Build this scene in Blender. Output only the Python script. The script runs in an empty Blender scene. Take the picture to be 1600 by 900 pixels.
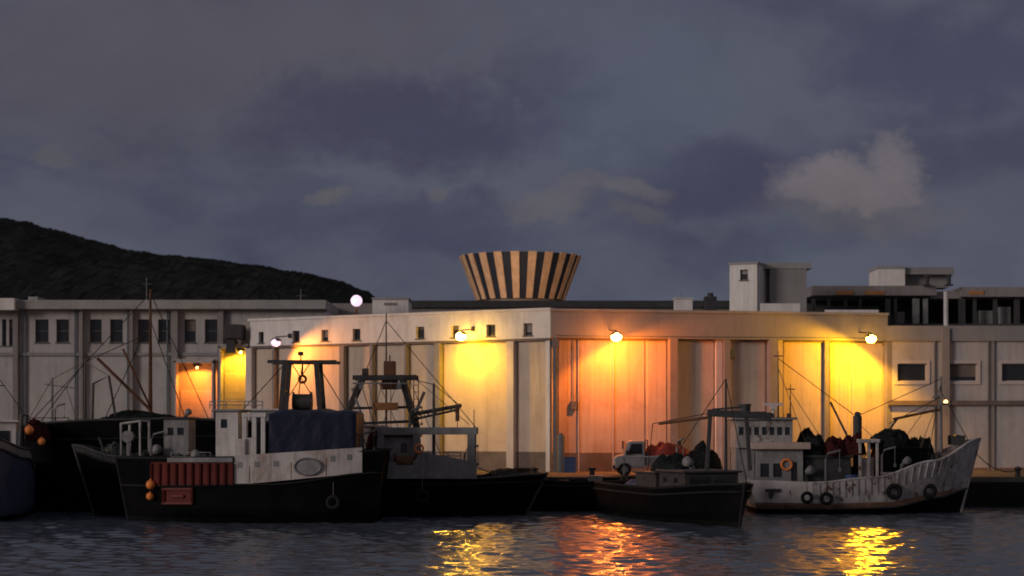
import bpy, bmesh, math, random
import numpy as np
from mathutils import Vector, Matrix, noise
random.seed(7)
R = math.radians
PI = math.pi
scene = bpy.context.scene
COL = scene.collection
F = 2914.0      # focal length in photo pixels
CZ = 4.0        # camera height above water
HY = 660.0      # horizon row
QZ = 1.43       # quay height
QY = 88.0       # quay edge

def wx(px, Y): return (px - 800.0) * Y / F
def wz(py, Y): return CZ - (py - HY) * Y / F

# ------------------------------------------------------------------ materials
def _nodes(name):
    m = bpy.data.materials.new(name); m.use_nodes = True
    nt = m.node_tree; nt.nodes.clear()
    out = nt.nodes.new('ShaderNodeOutputMaterial')
    b = nt.nodes.new('ShaderNodeBsdfPrincipled')
    nt.links.new(b.outputs[0], out.inputs[0])
    return m, nt, b, out

def mat(name, col, rough=.75, metal=0.0, var=.25, scale=2.0, dirt=None, streak=0.0, bump=.15, bscale=12.0, spec=.3, patch=None):
    m, nt, b, out = _nodes(name)
    N = nt.nodes.new; L = nt.links.new
    tc = N('ShaderNodeTexCoord')
    n1 = N('ShaderNodeTexNoise'); n1.inputs['Scale'].default_value = scale; n1.inputs['Detail'].default_value = 6
    n1.inputs['Roughness'].default_value = .65
    L(tc.outputs['Object'], n1.inputs['Vector'])
    rp = N('ShaderNodeValToRGB')
    rp.color_ramp.elements[0].position = .3; rp.color_ramp.elements[1].position = .7
    lo = [c * (1 - var) for c in col]; hi = [min(1, c * (1 + var * .6)) for c in col]
    rp.color_ramp.elements[0].color = (*lo, 1); rp.color_ramp.elements[1].color = (*hi, 1)
    L(n1.outputs['Fac'], rp.inputs['Fac'])
    cur = rp.outputs['Color']
    if streak > 0:
        mp = N('ShaderNodeMapping'); mp.inputs['Scale'].default_value = (1.9, 1.9, .2)
        L(tc.outputs['Object'], mp.inputs['Vector'])
        n2 = N('ShaderNodeTexNoise'); n2.inputs['Scale'].default_value = 1.3; n2.inputs['Detail'].default_value = 7
        n2.inputs['Roughness'].default_value = .7
        L(mp.outputs['Vector'], n2.inputs['Vector'])
        r2 = N('ShaderNodeValToRGB'); r2.color_ramp.elements[0].position = .48; r2.color_ramp.elements[1].position = .75
        r2.color_ramp.elements[0].color = (0, 0, 0, 1); r2.color_ramp.elements[1].color = (streak,) * 3 + (1,)
        L(n2.outputs['Fac'], r2.inputs['Fac'])
        mx = N('ShaderNodeMix'); mx.data_type = 'RGBA'
        d = dirt or (.09, .06, .04)
        L(r2.outputs['Color'], mx.inputs['Factor']); L(cur, mx.inputs['A']); mx.inputs['B'].default_value = (*d, 1)
        cur = mx.outputs['Result']
    if streak > 0:
        n4 = N('ShaderNodeTexNoise'); n4.inputs['Scale'].default_value = .55; n4.inputs['Detail'].default_value = 9; n4.inputs['Roughness'].default_value = .72; n4.inputs['Distortion'].default_value = .6
        L(tc.outputs['Object'], n4.inputs['Vector'])
        r4 = N('ShaderNodeMapRange'); r4.inputs[1].default_value = .5; r4.inputs[2].default_value = .72; r4.inputs[3].default_value = 0; r4.inputs[4].default_value = min(.6, streak * .9)
        L(n4.outputs['Fac'], r4.inputs[0])
        m4 = N('ShaderNodeMix'); m4.data_type = 'RGBA'; L(r4.outputs[0], m4.inputs['Factor']); L(cur, m4.inputs['A'])
        d4 = dirt or (.09, .06, .04); m4.inputs['B'].default_value = (*[x * 1.3 for x in d4], 1)
        cur = m4.outputs['Result']
    if patch:
        n5 = N('ShaderNodeTexNoise'); n5.inputs['Scale'].default_value = 2.1; n5.inputs['Detail'].default_value = 10; n5.inputs['Roughness'].default_value = .7
        L(tc.outputs['Object'], n5.inputs['Vector'])
        r5 = N('ShaderNodeMapRange'); r5.inputs[1].default_value = .56; r5.inputs[2].default_value = .62
        L(n5.outputs['Fac'], r5.inputs[0])
        m5 = N('ShaderNodeMix'); m5.data_type = 'RGBA'; L(r5.outputs[0], m5.inputs['Factor']); L(cur, m5.inputs['A']); m5.inputs['B'].default_value = (*patch, 1)
        cur = m5.outputs['Result']
    L(cur, b.inputs['Base Color'])
    b.inputs['Roughness'].default_value = rough; b.inputs['Metallic'].default_value = metal
    b.inputs['Specular IOR Level'].default_value = spec
    if bump > 0:
        n3 = N('ShaderNodeTexNoise'); n3.inputs['Scale'].default_value = bscale; n3.inputs['Detail'].default_value = 5
        L(tc.outputs['Object'], n3.inputs['Vector'])
        bp = N('ShaderNodeBump'); bp.inputs['Strength'].default_value = bump; bp.inputs['Distance'].default_value = .05
        L(n3.outputs['Fac'], bp.inputs['Height']); L(bp.outputs['Normal'], b.inputs['Normal'])
    return m

def emit(name, col, s):
    m, nt, b, out = _nodes(name)
    b.inputs['Base Color'].default_value = (.8, .8, .8, 1)
    b.inputs['Emission Color'].default_value = (*col, 1); b.inputs['Emission Strength'].default_value = s
    return m

M = dict(
    wall=mat('aged white render', (.60, .555, .53), .85, var=.12, scale=.6, streak=.6, dirt=(.22, .18, .155), bump=.2, bscale=6),
    cream=mat('cream sheet panels', (.58, .475, .375), .8, var=.1, scale=.6, streak=.5, dirt=(.26, .19, .14), bump=.15, bscale=6),
    wall_b=mat('grey white render', (.45, .425, .41), .85, var=.12, scale=.5, streak=.5, dirt=(.19, .165, .15), bump=.2, bscale=6),
    fascia=mat('grey painted fascia', (.27, .265, .26), .8, var=.12, scale=.5, streak=.4, dirt=(.16, .14, .12)),
    white=mat('white masonry paint', (.74, .70, .66), .8, var=.1, scale=.8, streak=.45, dirt=(.3, .25, .2)),
    pil=mat('grey pier paint', (.26, .24, .23), .8, var=.12, scale=1, streak=.3),
    pil_l=mat('pale pier paint', (.62, .55, .5), .8, var=.1, scale=1, streak=.25),
    plinth=mat('brown grey plinth', (.17, .14, .125), .9, var=.3, scale=1.2, streak=.4),
    roofm=mat('weathered roof edge', (.33, .325, .31), .8, var=.15, scale=.8, streak=.25),
    roofd=mat('dark roof felt', (.06, .06, .062), .9, var=.3),
    glass=mat('dark window glass', (.02, .024, .03), .12, var=.2, bump=0, spec=.5),
    frame=mat('pale window frame', (.5, .46, .43), .6, var=.1),
    dframe=mat('dark window frame', (.1, .095, .09), .6, var=.1),
    pipe=mat('grey blue pipe', (.13, .15, .17), .6, var=.2),
    conc=mat('quay concrete', (.11, .10, .092), .9, var=.3, scale=.7, streak=0, bump=.4, bscale=8),
    quay=mat('wet black quay face', (.018, .017, .016), .8, var=.5, scale=1.5, bump=.5, spec=.15),
    land=mat('yard asphalt', (.05, .05, .05), .95, var=.2),
    tower_o=mat('orange slat', (.72, .47, .28), .6, var=.2, scale=1.2, streak=.6, dirt=(.25,.15,.09), bump=.05),
    tower_d=mat('dark slat', (.02, .027, .045), .6, var=.2, bump=.05),
    black=mat('black hull paint', (.004, .004, .0045), .6, var=.6, scale=1.2, streak=.25, dirt=(.008, .006, .005), bump=.3, bscale=3, spec=.06),
    boot=mat('waterline weed', (.008, .009, .008), .8, var=.5, bump=.5, spec=.1),
    hullw=mat('scuffed white hull paint', (.58, .54, .51), .55, var=.22, scale=1.2, streak=.85, dirt=(.17, .09, .05), bump=.3, bscale=4),
    hullg=mat('grey white boat paint', (.50, .48, .46), .6, var=.4, scale=1.2, streak=.75, dirt=(.10, .06, .04), bump=.3, bscale=4, patch=(.12, .065, .04)),
    boatw=mat('boat white paint', (.62, .59, .56), .5, var=.15, scale=2, streak=.5, dirt=(.2, .13, .09)),
    boatg=mat('boat grey paint', (.27, .27, .265), .6, var=.3, scale=2, streak=.5, dirt=(.06, .05, .045)),
    buff=mat('buff deckhouse roof paint', (.5, .38, .32), .6, var=.2, scale=2, streak=.35, dirt=(.15, .09, .06)),
    blueh=mat('blue grey hull paint', (.075, .095, .14), .45, var=.2, scale=1, streak=.5, dirt=(.03, .03, .035)),
    red=mat('oxide red steel paint', (.14, .022, .016), .6, var=.35, scale=2.5, streak=.55, dirt=(.04, .015, .01)),
    redb=mat('bright red tarpaulin', (.33, .045, .03), .65, var=.35, scale=3, bump=.5),
    brown=mat('rusty brown band', (.25, .14, .09), .75, var=.35, scale=2, streak=.6),
    deck=mat('worn deck planks', (.09, .07, .055), .9, var=.4, scale=3),
    deckg=mat('dull grey deckhouse paint', (.34, .335, .32), .65, var=.3, scale=2, streak=.6, dirt=(.09, .06, .045), patch=(.12, .08, .055)),
    steel=mat('dark gantry steel', (.055, .058, .06), .55, metal=.1, var=.4, scale=4, streak=.4, dirt=(.07, .035, .02)),
    steelg=mat('galvanised steel', (.22, .22, .22), .5, metal=.3, var=.2, scale=4),
    rust=mat('rusty steel', (.14, .065, .035), .85, var=.4, scale=4),
    tarp=mat('navy tarpaulin', (.010, .014, .038), .5, var=.35, scale=1.5, bump=.5, bscale=5, spec=.35),
    bluet=mat('faded blue tarpaulin', (.05, .07, .13), .6, var=.3, scale=2, bump=.5),
    net=mat('dark fishing net', (.022, .026, .026), .95, var=.8, scale=9, bump=1.0, bscale=22, spec=.05),
    netg=mat('grey green net', (.10, .105, .095), .95, var=.7, scale=7, bump=1.0, bscale=18, spec=.05),
    netr=mat('dark red net', (.07, .018, .018), .95, var=.7, scale=8, bump=1.0, bscale=20, spec=.05),
    rope=mat('old rope', (.16, .13, .10), .95, var=.3, scale=10),
    roped=mat('tarred rope', (.03, .027, .025), .95, var=.3, scale=10),
    orange=mat('orange float plastic', (.85, .26, .06), .5, var=.2, scale=4),
    ply=mat('orange brown board', (.42, .19, .075), .8, var=.3, scale=3),
    rubber=mat('tyre rubber', (.012, .012, .012), .85, var=.4),
    crateb=mat('blue plastic crate', (.05, .09, .2), .6, var=.2),
    cratew=mat('white foam crate', (.5, .5, .48), .7, var=.15),
    van=mat('dusty white vehicle paint', (.40, .39, .375), .4, var=.1, scale=2, streak=.3),
    bedm=mat('grey truck bed', (.2, .2, .2), .6, var=.2),
    foliage=mat('hill scrub', (.036, .037, .034), 1.0, var=.4, scale=.05, bump=.3, bscale=.2, spec=.0),
    housing=mat('floodlight housing', (.05, .05, .055), .6),
    light_y=emit('lit yellow floodlight glass', (1.0, .52, .04), 160),
    light_r=emit('lit orange floodlight glass', (1.0, .25, .03), 190),
    light_a=emit('lit amber floodlight glass', (1.0, .45, .03), 110),
    light_w=emit('lit sodium floodlight glass', (1.0, .86, .62), 28),
    light_p=emit('lit pinkish lamp glass', (1.0, .66, .86), 1.2),
    light_o=emit('lit small orange lantern', (1.0, .55, .18), 3.0),
)

# ------------------------------------------------------------------ mesh builder
class MB:
    def __init__(s): s.v = []; s.f = []; s.smooth = False
    def quad(s, *p):
        i = len(s.v); s.v += [tuple(q) for q in p]; s.f.append(tuple(range(i, i + len(p)))); return s
    def box(s, x0, x1, y0, y1, z0, z1, M_=None):
        c = [(x0, y0, z0), (x1, y0, z0), (x1, y1, z0), (x0, y1, z0), (x0, y0, z1), (x1, y0, z1), (x1, y1, z1), (x0, y1, z1)]
        if M_ is not None: c = [tuple(M_ @ Vector(p)) for p in c]
        i = len(s.v); s.v += c
        for q in ((0, 3, 2, 1), (4, 5, 6, 7), (0, 1, 5, 4), (1, 2, 6, 5), (2, 3, 7, 6), (3, 0, 4, 7)):
            s.f.append(tuple(i + k for k in q))
        return s
    def bar(s, a, b, w=.1, h=None):
        a = Vector(a); b = Vector(b); d = b - a; L = d.length; h = h or w
        q = d.to_track_quat('X', 'Z').to_matrix().to_4x4(); q.translation = a
        return s.box(0, L, -w / 2, w / 2, -h / 2, h / 2, q)
    def tube(s, pts, r, n=8, r1=None, cap=True):
        pts = [Vector(p) for p in pts]; base = len(s.v); m = len(pts)
        for k, p in enumerate(pts):
            d = (pts[min(k + 1, m - 1)] - pts[max(k - 1, 0)]).normalized()
            up = Vector((0, 0, 1)) if abs(d.z) < .95 else Vector((1, 0, 0))
            a = d.cross(up).normalized(); b = d.cross(a).normalized()
            rr = r if r1 is None else r + (r1 - r) * k / (m - 1)
            for j in range(n):
                t = 2 * PI * j / n
                s.v.append(tuple(p + a * math.cos(t) * rr + b * math.sin(t) * rr))
        for k in range(m - 1):
            for j in range(n):
                s.f.append((base + k * n + j, base + k * n + (j + 1) % n, base + (k + 1) * n + (j + 1) % n, base + (k + 1) * n + j))
        if cap:
            s.f.append(tuple(base + j for j in range(n))[::-1]); s.f.append(tuple(base + (m - 1) * n + j for j in range(n)))
        return s
    def sphere(s, c, r, n=12, sz=1.0, lump=0):
        base = len(s.v); c = Vector(c)
        for i in range(n + 1):
            th = PI * i / n
            for j in range(n * 2):
                ph = PI * j / n
                rr = r * (1 + (lump * noise.noise(Vector((math.cos(ph) * 2 + c.x, math.sin(ph) * 2 + c.y, th * 2))) if lump else 0))
                s.v.append((c.x + rr * math.sin(th) * math.cos(ph), c.y + rr * math.sin(th) * math.sin(ph), c.z + rr * math.cos(th) * sz))
        w = n * 2
        for i in range(n):
            for j in range(w):
                s.f.append((base + i * w + j, base + (i + 1) * w + j, base + (i + 1) * w + (j + 1) % w, base + i * w + (j + 1) % w))
        return s
    def torus(s, c, Rr, r, axis='Y', n=20, m=8):
        base = len(s.v)
        for i in range(n):
            a = 2 * PI * i / n
            for j in range(m):
                b = 2 * PI * j / m
                u = (Rr + r * math.cos(b)) * math.cos(a); v = (Rr + r * math.cos(b)) * math.sin(a); w = r * math.sin(b)
                p = (u, w, v) if axis == 'Y' else ((w, u, v) if axis == 'X' else (u, v, w))
                s.v.append((c[0] + p[0], c[1] + p[1], c[2] + p[2]))
        for i in range(n):
            for j in range(m):
                s.f.append((base + i * m + j, base + ((i + 1) % n) * m + j, base + ((i + 1) % n) * m + (j + 1) % m, base + i * m + (j + 1) % m))
        return s
    def prism(s, poly, y0, y1):   # polygon in x,z extruded along y
        i = len(s.v); n = len(poly)
        s.v += [(x, y0, z) for x, z in poly] + [(x, y1, z) for x, z in poly]
        s.f.append(tuple(range(i, i + n))); s.f.append(tuple(range(i + n, i + 2 * n))[::-1])
        for k in range(n): s.f.append((i + k, i + n + k, i + n + (k + 1) % n, i + (k + 1) % n))
        return s
    def grid(s, fn, nu, nv):
        i = len(s.v)
        for a in range(nu + 1):
            for b in range(nv + 1): s.v.append(tuple(fn(a / nu, b / nv)))
        for a in range(nu):
            for b in range(nv):
                k = i + a * (nv + 1) + b
                s.f.append((k, k + nv + 1, k + nv + 2, k + 1))
        return s

def obj(name, mb, m, parent=None, smooth=False, bevel=0, loc=None):
    me = bpy.data.meshes.new(name); me.from_pydata(mb.v, [], mb.f); me.update()
    bm = bmesh.new(); bm.from_mesh(me)
    bmesh.ops.recalc_face_normals(bm, faces=bm.faces); bm.to_mesh(me); bm.free()
    if smooth or mb.smooth:
        for p in me.polygons: p.use_smooth = True
    o = bpy.data.objects.new(name, me); COL.objects.link(o)
    me.materials.append(M[m] if isinstance(m, str) else m)
    if parent is not None: o.parent = parent
    if loc: o.location = loc
    if bevel:
        b = o.modifiers.new('bevel', 'BEVEL'); b.width = bevel; b.segments = 2; b.limit_method = 'ANGLE'
    return o

def tag(o, label, cat, group=None, kind=None):
    if label: o['label'] = label
    if cat: o['category'] = cat
    if group: o['group'] = group
    if kind: o['kind'] = kind
    return o
def thing(name, label, cat, loc=(0, 0, 0), rz=0, group=None):
    o = bpy.data.objects.new(name, None); COL.objects.link(o); o.empty_display_size = .3
    o.location = loc; o.rotation_euler = (0, 0, rz)
    return tag(o, label, cat, group)
def struct(name, mb, m, smooth=False):
    o = obj(name, mb, m, smooth=smooth); o['kind'] = 'structure'; return o
def dup(root, loc, rz, label, group=None):
    r = root.copy(); COL.objects.link(r); r.location = loc; r.rotation_euler = (0, 0, rz); r['label'] = label
    if group: r['group'] = group
    for ch in list(root.children):
        c = ch.copy(); COL.objects.link(c); c.parent = r
        for g in ch.children:
            d = g.copy(); COL.objects.link(d); d.parent = c
    return r

# ------------------------------------------------------------------ water
def axis(lo, hi, c0, c1, fine, grow):
    a = list(np.arange(c0, c1, fine)); s = fine; v = a[-1]
    while v < hi: s *= grow; v = min(hi, v + s); a.append(v)
    s = fine; v = a[0]; left = []
    while v > lo: s *= grow; v = max(lo, v - s); left.append(v)
    return np.array(left[::-1] + a)
xs = axis(-900, 900, -25, 25, .1, 1.12)
ys = axis(-400, QY + .2, 42, 86, .1, 1.12)
X, Y = np.meshgrid(xs, ys, indexing='ij')
Z = np.zeros_like(X)
rng = np.random.default_rng(3)
dx = np.gradient(xs)[:, None]; dy = np.gradient(ys)[None, :]
step = np.maximum(dx, dy)
for k in range(90):
    lam = math.exp(rng.uniform(math.log(.32), math.log(1.5))); th = rng.normal(R(88), R(44))
    kx, ky = math.cos(th) * 2 * PI / lam, math.sin(th) * 2 * PI / lam
    amp = .0029 * lam ** .95
    fade = np.clip(lam / (step * 3.0) - .6, 0, 1)
    Z += amp * fade * np.sin(kx * X + ky * Y + rng.uniform(0, 6.28))
nx, ny = X.shape
me = bpy.data.meshes.new('water')
verts = np.stack([X, Y, Z], -1).reshape(-1, 3)
ii = np.arange(nx * ny).reshape(nx, ny)
fc = np.stack([ii[:-1, :-1], ii[1:, :-1], ii[1:, 1:], ii[:-1, 1:]], -1).reshape(-1, 4)
me.vertices.add(len(verts)); me.vertices.foreach_set('co', verts.ravel())
me.loops.add(fc.size); me.loops.foreach_set('vertex_index', fc.ravel())
me.polygons.add(len(fc)); me.polygons.foreach_set('loop_start', np.arange(0, fc.size, 4)); me.polygons.foreach_set('loop_total', np.full(len(fc), 4))
me.update(calc_edges=True)
me.polygons.foreach_set('use_smooth', np.ones(len(fc), bool))
wo = bpy.data.objects.new('water', me); COL.objects.link(wo); wo['kind'] = 'structure'
m, nt, b, out = _nodes('harbour water')
b.inputs['Base Color'].default_value = (.085, .10, .125, 1); b.inputs['Roughness'].default_value = .12
b.inputs['IOR'].default_value = 1.4; b.inputs['Specular IOR Level'].default_value = .5
tcn = nt.nodes.new('ShaderNodeTexCoord'); nn = nt.nodes.new('ShaderNodeTexNoise')
nn.inputs['Scale'].default_value = 5.0; nn.inputs['Detail'].default_value = 4
mpw = nt.nodes.new('ShaderNodeMapping'); mpw.inputs['Scale'].default_value = (.5, 1.6, 1)
nt.links.new(tcn.outputs['Object'], mpw.inputs['Vector']); nt.links.new(mpw.outputs['Vector'], nn.inputs['Vector'])
bp = nt.nodes.new('ShaderNodeBump'); bp.inputs['Strength'].default_value = .4; bp.inputs['Distance'].default_value = .03
nt.links.new(nn.outputs['Fac'], bp.inputs['Height']); nt.links.new(bp.outputs['Normal'], b.inputs['Normal'])
me.materials.append(m)

# ------------------------------------------------------------------ quay and land
q = MB(); q.box(-900, 900, QY + .45, QY + 1, -3, QZ - .25); q.box(-900, 900, QY + .02, QY + .45, -3, QZ - .25)
struct('quay_wall', q, 'quay')
q = MB(); q.box(-900, 900, QY - .03, QY + .6, QZ - .25, QZ)
struct('quay_kerb', q, 'conc')
q = MB().quad((-900, QY + .6, QZ - .004), (900, QY + .6, QZ - .004), (900, 135, QZ - .004), (-900, 135, QZ - .004))
struct('quay_apron', q, 'conc')
q = MB().quad((-4000, 135, QZ - .01), (4000, 135, QZ - .01), (4000, 6000, QZ - .01), (-4000, 6000, QZ - .01))
struct('ground', q, 'land')

# hill behind the port, falling away to the right
prof = [(-900, 250), (-400, 290), (-150, 322), (0, 340), (20, 343), (45, 347), (70, 356), (100, 362), (130, 370), (165, 379), (200, 390), (250, 397),
        (300, 402), (350, 409), (400, 415), (440, 421), (480, 428), (520, 438), (555, 451), (580, 461), (600, 478), (660, 510), (850, 560)]
def ridge(px):
    for (a, ya), (b_, yb) in zip(prof, prof[1:]):
        if a <= px <= b_:
            t = (px - a) / (b_ - a); return ya + (yb - ya) * t
    return prof[-1][1]
h = MB()
HYD = 900.0
def hillf(u, v):
    px = -900 + 1750 * u
    x = wx(px, HYD); y = HYD - 420 * (1 - v) if v <= 1 else HYD
    top = wz(ridge(px), HYD)
    s = math.sin(v * PI / 2) ** .8
    z = QZ + (top - QZ) * s * (y / HYD)
    z += (noise.noise(Vector((x * .02, y * .02, 1))) * 3.5 + noise.noise(Vector((x * .09, y * .09, 5))) * 1.4) * s * (1 if v < .97 else .45)
    z += abs(noise.noise(Vector((x * .33, y * .3, 9)))) * 1.8 * s
    return (x, y, z - .5)
h.grid(hillf, 420, 60)
struct('hill', h, 'foliage')

# ------------------------------------------------------------------ buildings
class Face:
    """A vertical facade between two plan points; local x runs along it, local y into the building."""
    def __init__(s, A, B, root=None):
        s.A = Vector(A); s.B = Vector(B); s.d = s.B - s.A; s.L = s.d.length
        s.ang = math.atan2(s.d.y, s.d.x)
    def u(s, px, w=0.0):
        k = (px - 800) / F
        n = Vector((-s.d.y, s.d.x)) / s.L
        A = s.A + n * w
        t = (k * A.y - A.x) / (s.d.x - k * s.d.y)
        return t * s.L
    def Y(s, px, w=0.0):
        n = Vector((-s.d.y, s.d.x)) / s.L
        return (s.A + n * w + s.d * (s.u(px, w) / s.L)).y
    def z(s, px, py, w=0.0): return wz(py, s.Y(px, w))
    def world(s, u, w, z):
        n = Vector((-s.d.y, s.d.x)) / s.L
        p = s.A + s.d * (u / s.L) + n * w
        return Vector((p.x, p.y, z))

def holed(mb, u0, u1, z0, z1, holes, y=0.0, depth=.22):
    us = sorted({u0, u1, *[v for h_ in holes for v in h_[:2]]}); us = [v for v in us if u0 <= v <= u1]
    zs = sorted({z0, z1, *[v for h_ in holes for v in h_[2:4]]}); zs = [v for v in zs if z0 <= v <= z1]
    for a, b_ in zip(us, us[1:]):
        for c, d in zip(zs, zs[1:]):
            mu, mz = (a + b_) / 2, (c + d) / 2
            if any(h_[0] < mu < h_[1] and h_[2] < mz < h_[3] for h_ in holes): continue
            mb.quad((a, y, c), (b_, y, c), (b_, y, d), (a, y, d))
    for a, b_, c, d in [h_[:4] for h_ in holes]:
        mb.quad((a, y, c), (a, y + depth, c), (a, y + depth, d), (a, y, d))
        mb.quad((b_, y, c), (b_, y + depth, c), (b_, y + depth, d), (b_, y, d))
        mb.quad((a, y, c), (b_, y, c), (b_, y + depth, c), (a, y + depth, c))
        mb.quad((a, y, d), (b_, y, d), (b_, y + depth, d), (a, y + depth, d))

WR = random.Random(5)
def window(parent, a, b_, c, d, y=0.0, depth=.2, fm='frame', cols=1, rows=1, surround=.0):
    f = MB(); t = .05
    f.box(a, b_, y + depth - .05, y + depth, c, c + t); f.box(a, b_, y + depth - .05, y + depth, d - t, d)
    f.box(a, a + t, y + depth - .051, y + depth, c + t, d - t); f.box(b_ - t, b_, y + depth - .051, y + depth, c + t, d - t)
    for k in range(1, cols):
        m_ = a + (b_ - a) * k / cols; f.box(m_ - t / 2, m_ + t / 2, y + depth - .052, y + depth, c + t, d - t)
    for k in range(1, rows):
        m_ = c + (d - c) * k / rows; f.box(a + t, b_ - t, y + depth - .053, y + depth, m_ - t / 2, m_ + t / 2)
    if surround:
        s_ = surround
        f.box(a - s_, b_ + s_, y - .06, y - .003, c - s_, c); f.box(a - s_, b_ + s_, y - .06, y - .003, d, d + s_)
        f.box(a - s_, a, y - .062, y - .003, c, d); f.box(b_, b_ + s_, y - .062, y - .003, c, d)
    else:
        f.box(a - .05, b_ + .05, y - .06, y + .02, c - .07, c - .003)
    w = obj('window', f, fm, parent)
    g = MB().box(a + t, b_ - t, y + depth - .02, y + depth + .004, c + t, d - t)
    if WR.random() < .4:
        hh_ = WR.uniform(.2, .8); obj('blind', MB().box(a + t + .01, b_ - t - .01, y + depth - .03, y + depth - .022, d - t - (d - c - 2 * t) * hh_, d - t), 'pil' if WR.random() < .6 else 'plinth', w)
    obj('pane', g, 'glass', w)
    return w

# --- left long warehouse
FL = Face((-46, 109), (-10.8, 109))
lt = thing('warehouse', 'long two storey grey white warehouse with paired upper windows, left of the picture', 'building', (FL.A.x, FL.A.y, 0), FL.ang)
ztop = wz(485, 109)
pairs = [(55, 76), (88, 108), (140, 159), (172, 192), (215, 234), (247, 266), (288, 306), (320, 341)]
hl = [(FL.u(a), FL.u(b_), wz(535, 109), wz(499, 109)) for a, b_ in pairs]
hl += [(FL.u(a), FL.u(b_), wz(540, 109), wz(499, 109)) for a, b_ in ((-90, -72), (-55, -37), (-9, -1), (3, 10), (14, 21))]
bays = [(FL.u(281), FL.u(336), QZ + .02, wz(570, 109)), (FL.u(350), FL.u(389), QZ + .02, wz(545, 109))]
w = MB(); holed(w, 0, FL.L, QZ - .02, ztop, hl)
w2 = MB()
obj('wall', w, 'wall_b', lt)
bdy = MB().box(0, FL.L, .24, 22, QZ - .03, ztop - .01); obj('building_core', bdy, 'wall_b', lt)
for a, b_, c, d in hl: window(lt, a, b_, c, d, fm='dframe', rows=2)
rf = MB()
rf.box(FL.u(31), FL.L, -.75, 22.3, wz(484, 109), wz(470, 109)); rf.box(FL.u(31), FL.L, -.55, 22.2, ztop - .002, wz(484, 109) - .002)
obj('roof', rf, 'roofm', lt, bevel=.03)
rf = MB().box(-.5, FL.u(31) - .01, -1.2, 22.3, wz(486, 109), wz(468, 109)); obj('roof_end_block', rf, 'white', lt)
st = MB().box(0, FL.u(340), -.12, -.003, wz(556, 109), wz(551, 109)); obj('string_course', st, 'fascia', lt)
for px0, px1 in ((22, 30), (127, 131), (204, 209), (270, 279), (341, 350), (-60, -50)):
    p = MB().box(FL.u(px0), FL.u(px1), -.32, -.004, QZ, ztop - .01); obj('pier', p, 'pil', lt)
# projecting bay cheeks around the two lit recesses
for a, b_, py in ((281, 336, 568), (350, 389, 545)):
    c = MB(); c.box(FL.u(a) - .12, FL.u(a), -1.25, -.33, QZ, wz(py - 3, 109)); c.box(FL.u(b_), FL.u(b_) + .1, -1.25, -.33, QZ, wz(py - 3, 109))
    c.box(FL.u(a) - .12, FL.u(b_) + .1, -1.25, -.12, wz(py, 109), wz(py - 6, 109))
    obj('loading_bay_surround', c, 'wall_b', lt)
dr = MB()
for k in range(26): dr.box(FL.u(282), FL.u(335), -.03 - (.012 if k % 2 else 0), -.004, QZ + .05 + k * .17, QZ + .21 + k * .17)
obj('roller_door', dr, 'pil_l', lt)
dr = MB()
for k in range(32): dr.box(FL.u(351), FL.u(388), -.03 - (.012 if k % 2 else 0), -.004, QZ + .05 + k * .17, QZ + .21 + k * .17)
obj('roller_door', dr, 'pil_l', lt)
for px in (40, 118, 200, 262):
    p = MB().tube([(FL.u(px), -.1, QZ), (FL.u(px), -.1, ztop)], .05); obj('downpipe', p, 'pipe', lt)
rv = MB(); rv.box(FL.u(218), FL.u(245), 3, 6, wz(470, 109), wz(463, 109)); rv.box(FL.u(265), FL.u(310), 3, 6, wz(470, 109), wz(465, 109)); rv.box(FL.u(30), FL.u(45), 2, 5, wz(470, 109), wz(460, 109)); rv.box(FL.u(60), FL.u(105), 4, 7, wz(470, 109), wz(464, 109))
obj('roof_vent_housing', rv, 'roofm', lt)

# --- central warehouse, left facade
CC = (2.0, 97.0); CA = (-15.1, 107.5)
FC = Face(CA, CC)
ct = thing('warehouse', 'pale warehouse side with a row of small square windows over tall panelled bays', 'building', (CA[0], CA[1], 0), FC.ang)
zc = 9.83
def cz(px, py): return FC.z(px, py)
small = [(404, 412), (457, 468), (502, 513), (551, 563), (650, 663), (705, 717), (760, 774), (818, 832)]
zb0, zb1 = FC.z(825, 524), FC.z(825, 505)
hs = [(FC.u(a), FC.u(b_), zb0, zb1) for a, b_ in small]
zl = FC.z(830, 531)
w = MB(); holed(w, 0, FC.L, zl, zc, hs, depth=.3)
w.quad((0, 0, zc), (FC.L, 0, zc), (FC.L, .3, zc), (0, .3, zc)); w.quad((0, 0, zl), (FC.L, 0, zl), (FC.L, .3, zl), (0, .3, zl))
w.quad((0, 0, QZ), (0, 0, zc), (0, 1, zc), (0, 1, QZ))
obj('upper_wall', w, 'white', ct)
w = MB(); w.box(0, FC.L - .05, .18, .32, QZ, zl - .002); obj('lower_wall', w, 'wall', ct)
for a, b_, c, d in hs: window(ct, a, b_, c, d, depth=.26, fm='dframe')
w = MB().box(0, FC.L, -.1, -.003, zl - .06, zl + .07); obj('ledge', w, 'plinth', ct)
for px, wpx, mm in ((392, 9, 'pil_l'), (430, 3, 'pil'), (537, 7, 'pil'), (583, 4, 'pil'), (636, 3, 'pil'), (686, 8, 'pil'), (800, 11, 'pil_l'), (857, 7, 'white')):
    u0, u1 = FC.u(px - wpx / 2), min(FC.L - .01, FC.u(px + wpx / 2))
    p = MB().box(u0, u1, -.06 if px > 850 else -.22, .177, QZ, zl - .065); obj('pier', p, mm, ct)
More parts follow.
